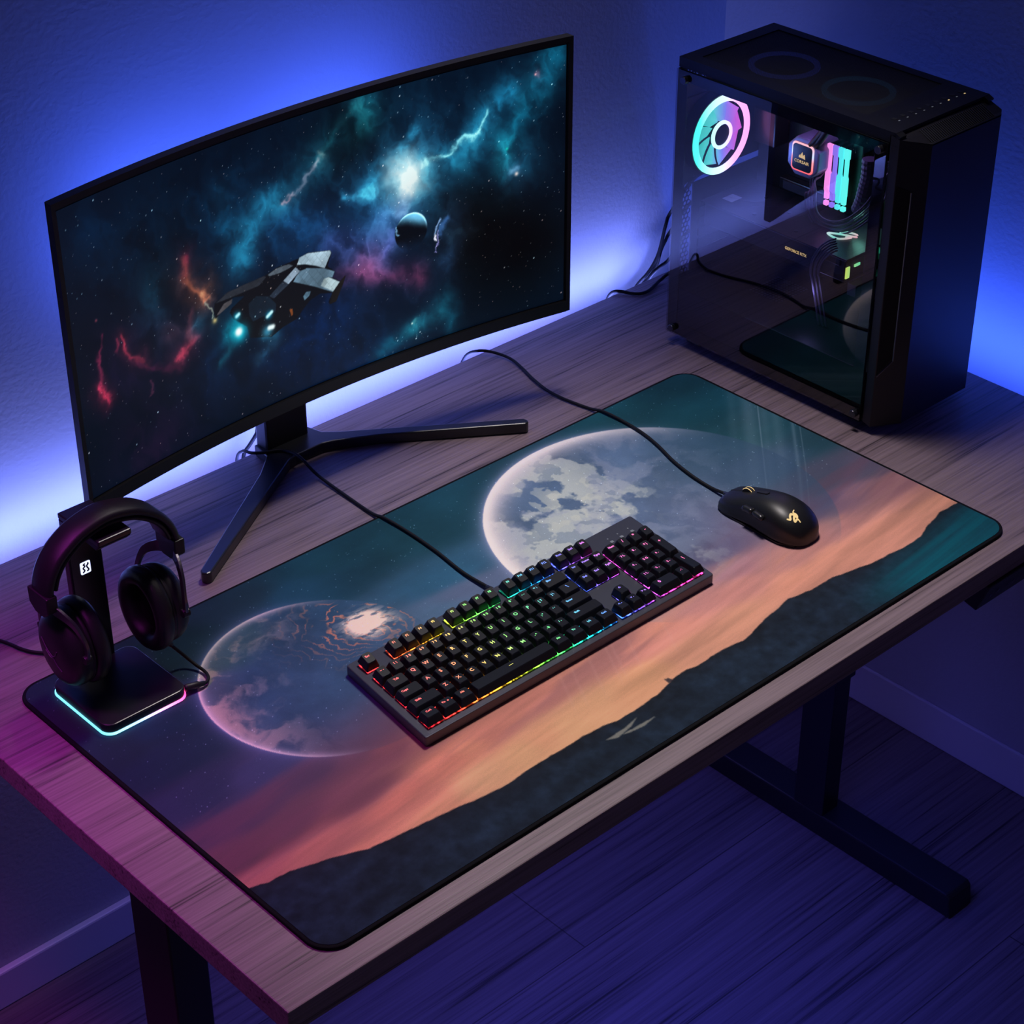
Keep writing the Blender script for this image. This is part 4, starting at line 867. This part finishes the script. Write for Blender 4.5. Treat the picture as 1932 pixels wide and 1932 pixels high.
M['fanblade'] = ramp_emit('fan_blade_light', 0, 1.205, 1.312, [(0, (.02, .55, .42)), (.35, (.10, .75, .70)), (.55, (.25, .25, .95)), (.8, (.65, .12, .75)), (1, (.8, .1, .5))], 1.6)
annulus((fc[0], CY1-.0250, fc[2]), 1, .0470, .0560, .003).build('ring_light', M['fanring'], fan)
annulus((fc[0], CY1-.006, fc[2]), 1, .0535, .0575, .019).build('fan_frame', M['plastic'], fan)
rt = MB()
for k in range(9):
    a0 = 2*math.pi*k/9; rs = []
    for i in range(6):
        r = .018+.0290*i/5; a = a0+.25*i/5
        rs.append([(fc[0]+r*math.cos(a-.34), CY1-.0215, fc[2]+r*math.sin(a-.34)), (fc[0]+r*math.cos(a+.36), CY1-.0165, fc[2]+r*math.sin(a+.36)), (fc[0]+r*math.cos(a+.36), CY1-.0155, fc[2]+r*math.sin(a+.36)), (fc[0]+r*math.cos(a-.34), CY1-.0202, fc[2]+r*math.sin(a-.34))])
    rt.rings(rs)
rt.build('fan_rotor', M['fanblade'], fan, smooth=True)
MB().cyl((fc[0], CY1-.0270, fc[2]), 1, .0150, .018, 32).build('fan_hub', M['plastic'], fan)
annulus((fc[0], CY1-.0255, fc[2]), 1, .0155, .0200, .003).build('hub_light', M['fanring'], fan)
# pump with badge
pcn = at(1514, 298, 0, 1.305)
py, pz = pcn[1], pcn[2]
def yz(poly, x0, x1, name, m, parent, bevel=0): return fix_normals(MB().prism([(py+u, pz+v) for u, v in poly], x0, x1, lambda u, v, w: (w, u, v)).build(name, m, parent, bevel=bevel))
oc = [(-.024, -.012), (-.012, -.0245), (.012, -.0245), (.024, -.012), (.024, .012), (.012, .0245), (-.012, .0245), (-.024, .012)]
M['pumpbody'] = simple('pump_cap', (.30, .30, .42), .35, .3)
pump = yz([(u*1.12, v*1.12) for u, v in oc], 1.3060, MX_-.003, 'cooler_pump', M['pumpbody'], pc, .002)
M['pumpring'] = ramp_emit('pump_ring_light', 2, pz-.020, pz+.020, [(0, (1, .12, .12)), (.45, (1, .35, .35)), (.65, (.6, .75, 1)), (1, (1, .45, .45))], 2.4)
yz(rrect(-.0188, .0188, -.0205, .0205, .006, 5), 1.3048, 1.3058, 'pump_ring', M['pumpring'], pump)
M['pumpface'] = simple('pump_face', (.010, .014, .006), .3)
yz(rrect(-.0165, .0165, -.0182, .0182, .005, 5), 1.3040, 1.3050, 'pump_face', M['pumpface'], pump)
t1 = text_batch([('CORSAIR', .0062), ('GEFORCE RTX', .0058), ('STRIX', .007)])
place_mesh('pump_text', t1[0], M['amber'], pump, frame((1.3036, py, pz-.0058), (0, -1, 0), (0, 0, 1)))
for i, (a, c_, h) in enumerate(((-.0055, -.0020, .0045), (-.0022, .0018, .0085), (.0016, .0056, .0060))):
    yz([(-a, .000), (-c_, -.0008 if i == 2 else .0000), (-(c_-.0006), h*.55), (-(a+c_)/2-.0004, h+.0002), (-(a+.0002), h*.6)], 1.3035, 1.3040, 'pump_emblem', M['amber'], pump)
# memory sticks
RC = [((1.0, .30, .78), 1.9), ((.35, .22, 1.0), 1.5), ((.10, .90, .85), 1.8), ((.12, .95, .80), 2.0)]
zt, zb_ = .9795, .8920
for k in range(4):
    yk_ = .5060-k*.0098; mm_ = emit('memory_light', RC[k][0], RC[k][1])
    st_ = MB().box(1.331, MX_-.003, yk_-.0022, yk_+.0022, zb_, zt).build('memory_stick', M['pcb'], pc)
    H_ = zt-zb_; pr = [(0, .62), (.16, .62), (.18, .32), (.48, .32), (.52, .62), (.78, .62), (.84, .62), (.86, .45), (.985, .45), (1, .45)]
    pol = [(yk_+.0049*w*1.45, zt-H_*.90*t) for t, w in pr]+[(yk_-.0049*min(w, .5)*1.45, zt-H_*.90*t) for t, w in reversed(pr)]
    fix_normals(MB().prism(pol, 1.3270, 1.3315, lambda u, v, w: (w, u, v)).build('light_bar', mm_, st_))
    fix_normals(MB().prism(rrect(yk_-.0034, yk_+.0034, zb_-.001, zb_+.0055, .0012, 3), 1.3270, 1.3315, lambda u, v, w: (w, u, v)).build('light_bar_end', mm_, st_))
# graphics card
gx0, gy0, gy1, gz1 = 1.2420, .3960, .6560, .8750
M['backplate'] = simple('card_backplate', (.045, .042, .055), .38, .3)
gc = MB().box(gx0, MX_-.004, gy0, gy1, gz1-.0030, gz1).build('graphics_card', M['backplate'], pc, bevel=.0006)
MB().box(gx0+.004, MX_-.004, gy0+.004, gy1-.004, gz1-.036, gz1-.0035).build('card_shroud', M['plastic'], gc, bevel=.002)
MB().box(gx0-.0004, gx0+.0008, gy0+.012, gy1-.06, gz1-.0022, gz1-.0012).build('card_edge', M['alu'], gc)
MB().box(1.268, 1.290, .622, .640, gz1, gz1+.0003).build('card_sticker', M['sticker'], gc)
for x, y in ((1.262, .50), (1.30, .545), (1.285, .452), (1.315, .60), (1.262, .575)):
    MB().cyl((x, y, gz1), 2, .0030, .0010, 14).build('card_screw', M['screw'], gc)
for pts in ([(1.262, .61), (1.30, .575), (1.325, .53)], [(1.275, .645), (1.29, .60), (1.33, .585)], [(1.30, .53), (1.318, .515), (1.35, .52)]):
    MB().tube([(x, y, gz1+.0001) for x, y in pts], .00035, 4).build('card_line', M['engrave'], gc)
place_mesh('card_text', t1[1], M['amber'], gc, frame((gx0+.0034, .485, gz1-.020), (0, -1, 0), (0, 0, 1)))
M['eye'] = ramp_emit('card_emblem_light', 1, .395, .470, [(0, (1, .22, .35)), (.45, (1, .45, .50)), (.75, (.25, .85, .65)), (1, (.8, .95, .9))], 1.6)
def pz_(px, py_): p = at(px, py_, 2, gz1+.0006); return (p[0], p[1], p[2])
def ez(x, y): return pz_(1560+x/12.075, 380+y/12.075)
for pts in ([(5, 715), (100, 790), (250, 850), (430, 850), (575, 828)], [(10, 712), (200, 735), (400, 765), (560, 800), (700, 820)], [(290, 715), (440, 705), (560, 725), (715, 775)], [(420, 815), (500, 815), (575, 828)]):
    MB().tube(bez([ez(*p) for p in pts], 5), [.0008]+[.0016]*(5*(len(pts)-1)-1)+[.0006], 6).build('card_emblem', M['eye'], gc, smooth=True)
M['cardend'] = ramp_emit('card_end_light', 0, gx0, MX_, [(0, (.75, .85, .10)), (.12, (.45, .9, .25)), (.35, (.05, .8, .45)), (.8, (.05, .9, .55)), (.9, (.9, .05, .15)), (1, (1, .1, .2))], 1.5)
yE = gy0+.0030
for x0, x1, z0, z1 in ((gx0+.005, gx0+.012, -.030, -.014), (gx0+.022, gx0+.033, -.018, -.0145), (gx0+.046, gx0+.056, -.017, -.0140), (gx0+.075, gx0+.088, -.016, -.008), (gx0+.078, gx0+.090, -.026, -.020)):
    MB().box(x0, x1, yE-.0006, yE+.002, gz1+z0, gz1+z1).build('card_light', M['cardend'], gc)
hb = MB().box(gx0+.012, MX_-.02, gy0-.010, gy0+.004, gz1-.055, gz1-.038)
hb.build('card_bracket', M['chip'], gc)
for k in range(14):
    MB().box(gx0+.030+k*.0045, gx0+.0318+k*.0045, gy0-.0106, gy0-.0098, gz1-.053, gz1-.041).build('bracket_slot', M['foam'], gc)
for k in range(5):
    z = .790+k*.016
    MB().box(1.24, 1.34, CY1-.004, CY1-.0025, z, z+.011).build('slot_cover', M['case'], pc)
# wiring
def wires(name, pts, n, gap, r, m, parent, ax=0):
    base = [Vector(p) for p in bez(pts, 8)]
    for k in range(n):
        b5 = MB(); sft = (k-(n-1)/2)*gap; q = []
        for i, p in enumerate(base):
            t = (base[min(i+1, len(base)-1)]-base[max(0, i-1)]).normalized(); nn = Vector((1, 0, 0)).cross(t); nn.normalize()
            q.append(tuple(p+nn*sft+Vector((.0016*(k % 2), 0, 0))))
        b5.tube(q, r, 6).build(name, m, parent, smooth=True)
M['sleeve'] = simple('sleeved_wire', (.16, .14, .20), .4)
lp = [at(x, y, 0, 1.300) for x, y in [(1549, 312), (1538, 335), (1530, 362), (1530, 392), (1542, 416), (1566, 429), (1596, 427), (1625, 410), (1648, 386), (1664, 358), (1672, 325)]]
lp = [at(1562, 296, 0, 1.350), at(1550, 316, 0, 1.338), at(1537, 340, 0, 1.320)]+lp[2:]+[(1.330, lp[-1][1]-.010, lp[-1][2]+.01)]
wires('board_wire', lp, 7, .0030, .0013, M['sleeve'], pc)
gw = [at(x, y, 0, 1.240) for x, y in [(1566, 466), (1552, 476), (1540, 494), (1536, 516), (1540, 536), (1548, 552)]]
wires('card_wire', [(1.2480, gw[0][1]-.004, gw[0][2]+.002)]+[(p[0], p[1], p[2]) for p in gw[:-1]]+[(1.250, gw[-1][1], .7615)], 6, .0032, .0013, M['sleeve'], pc)
MB().box(1.243, 1.256, gw[0][1]-.016, gw[0][1]+.012, gz1-.013, gz1-.003).build('card_plug', M['plastic'], pc, bevel=.001)
hose = [at(x, y, 0, 1.315) for x, y in [(1642, 300), (1640, 330), (1634, 355), (1628, 378), (1620, 398)]]
MB().tube(bez(hose, 6), [.0105+.0008*(k % 2) for k in range(6*4+1)], 14).build('corrugated_hose', M['sleeve'], pc)
for q0, q1 in (((1.31, py-.01, pz+.02), (1.322, .42, 1.062)), ((1.31, py-.018, pz+.022), (1.336, .43, 1.066))):
    MB().tube(bez([q0, (1.305, (q0[1]+q1[1])/2, 1.040), q1], 8), .0055, 12).build('coolant_hose', M['plastic'], pc, smooth=True)
MB().box(1.215, MX_-.006, .345, .625, 1.050, CZ1-.022).build('radiator', M['case'], pc, bevel=.002)
M['topring'] = emit('top_fan_light', (.06, .10, .95), .16)
M['topring2'] = emit('top_fan_light_dim', (.02, .22, .55), .16)
for yc_, mm_ in ((.560, M['topring']), (.435, M['topring2'])):
    tf = MB().prism([(1.285+x, yc_+y) for x, y in rrect(-.058, .058, -.058, .058, .006, 4)], CZ1-.0205, CZ1-.014).build('top_fan', M['plastic'], pc)
    annulus((1.285, yc_, CZ1-.0080), 2, .040, .0475, .003).build('ring_light', mm_, tf)
    MB().cyl((1.285, yc_, CZ1-.014), 2, .018, .004, 24).build('fan_hub', M['plastic'], tf)

# ---------------------------------------------------------------- lights
def area(name, loc, to, sx, sy, w, col):
    l = bpy.data.lights.new(name, 'AREA'); l.shape = 'RECTANGLE'; l.size = sx; l.size_y = sy; l.energy = w; l.color = col
    o = bpy.data.objects.new(name, l); C.objects.link(o); o.location = loc
    o.rotation_euler = (Vector(to)-Vector(loc)).to_track_quat('-Z', 'Y').to_euler(); return o
LIGHTS()
w = bpy.data.worlds.new('world'); bpy.context.scene.world = w; w.use_nodes = True
w.node_tree.nodes['Background'].inputs[0].default_value = (.17, .14, .30, 1); w.node_tree.nodes['Background'].inputs[1].default_value = AMB

# ---------------------------------------------------------------- camera
cam = bpy.data.cameras.new('camera'); co = bpy.data.objects.new('camera', cam); C.objects.link(co)
cam.sensor_width = 36; cam.sensor_fit = 'HORIZONTAL'; cam.lens = F/1932*36; cam.clip_start = .05
mt = Matrix((tuple(RT), tuple(UP), tuple(-FW))).transposed().to_4x4(); mt.translation = Vector(CAM); co.matrix_world = mt
sc = bpy.context.scene; sc.camera = co
sc.view_settings.view_transform = 'Standard'; sc.view_settings.look = 'None'; sc.view_settings.gamma = 1; sc.view_settings.use_curve_mapping = False
sc.view_settings.exposure = EXPO
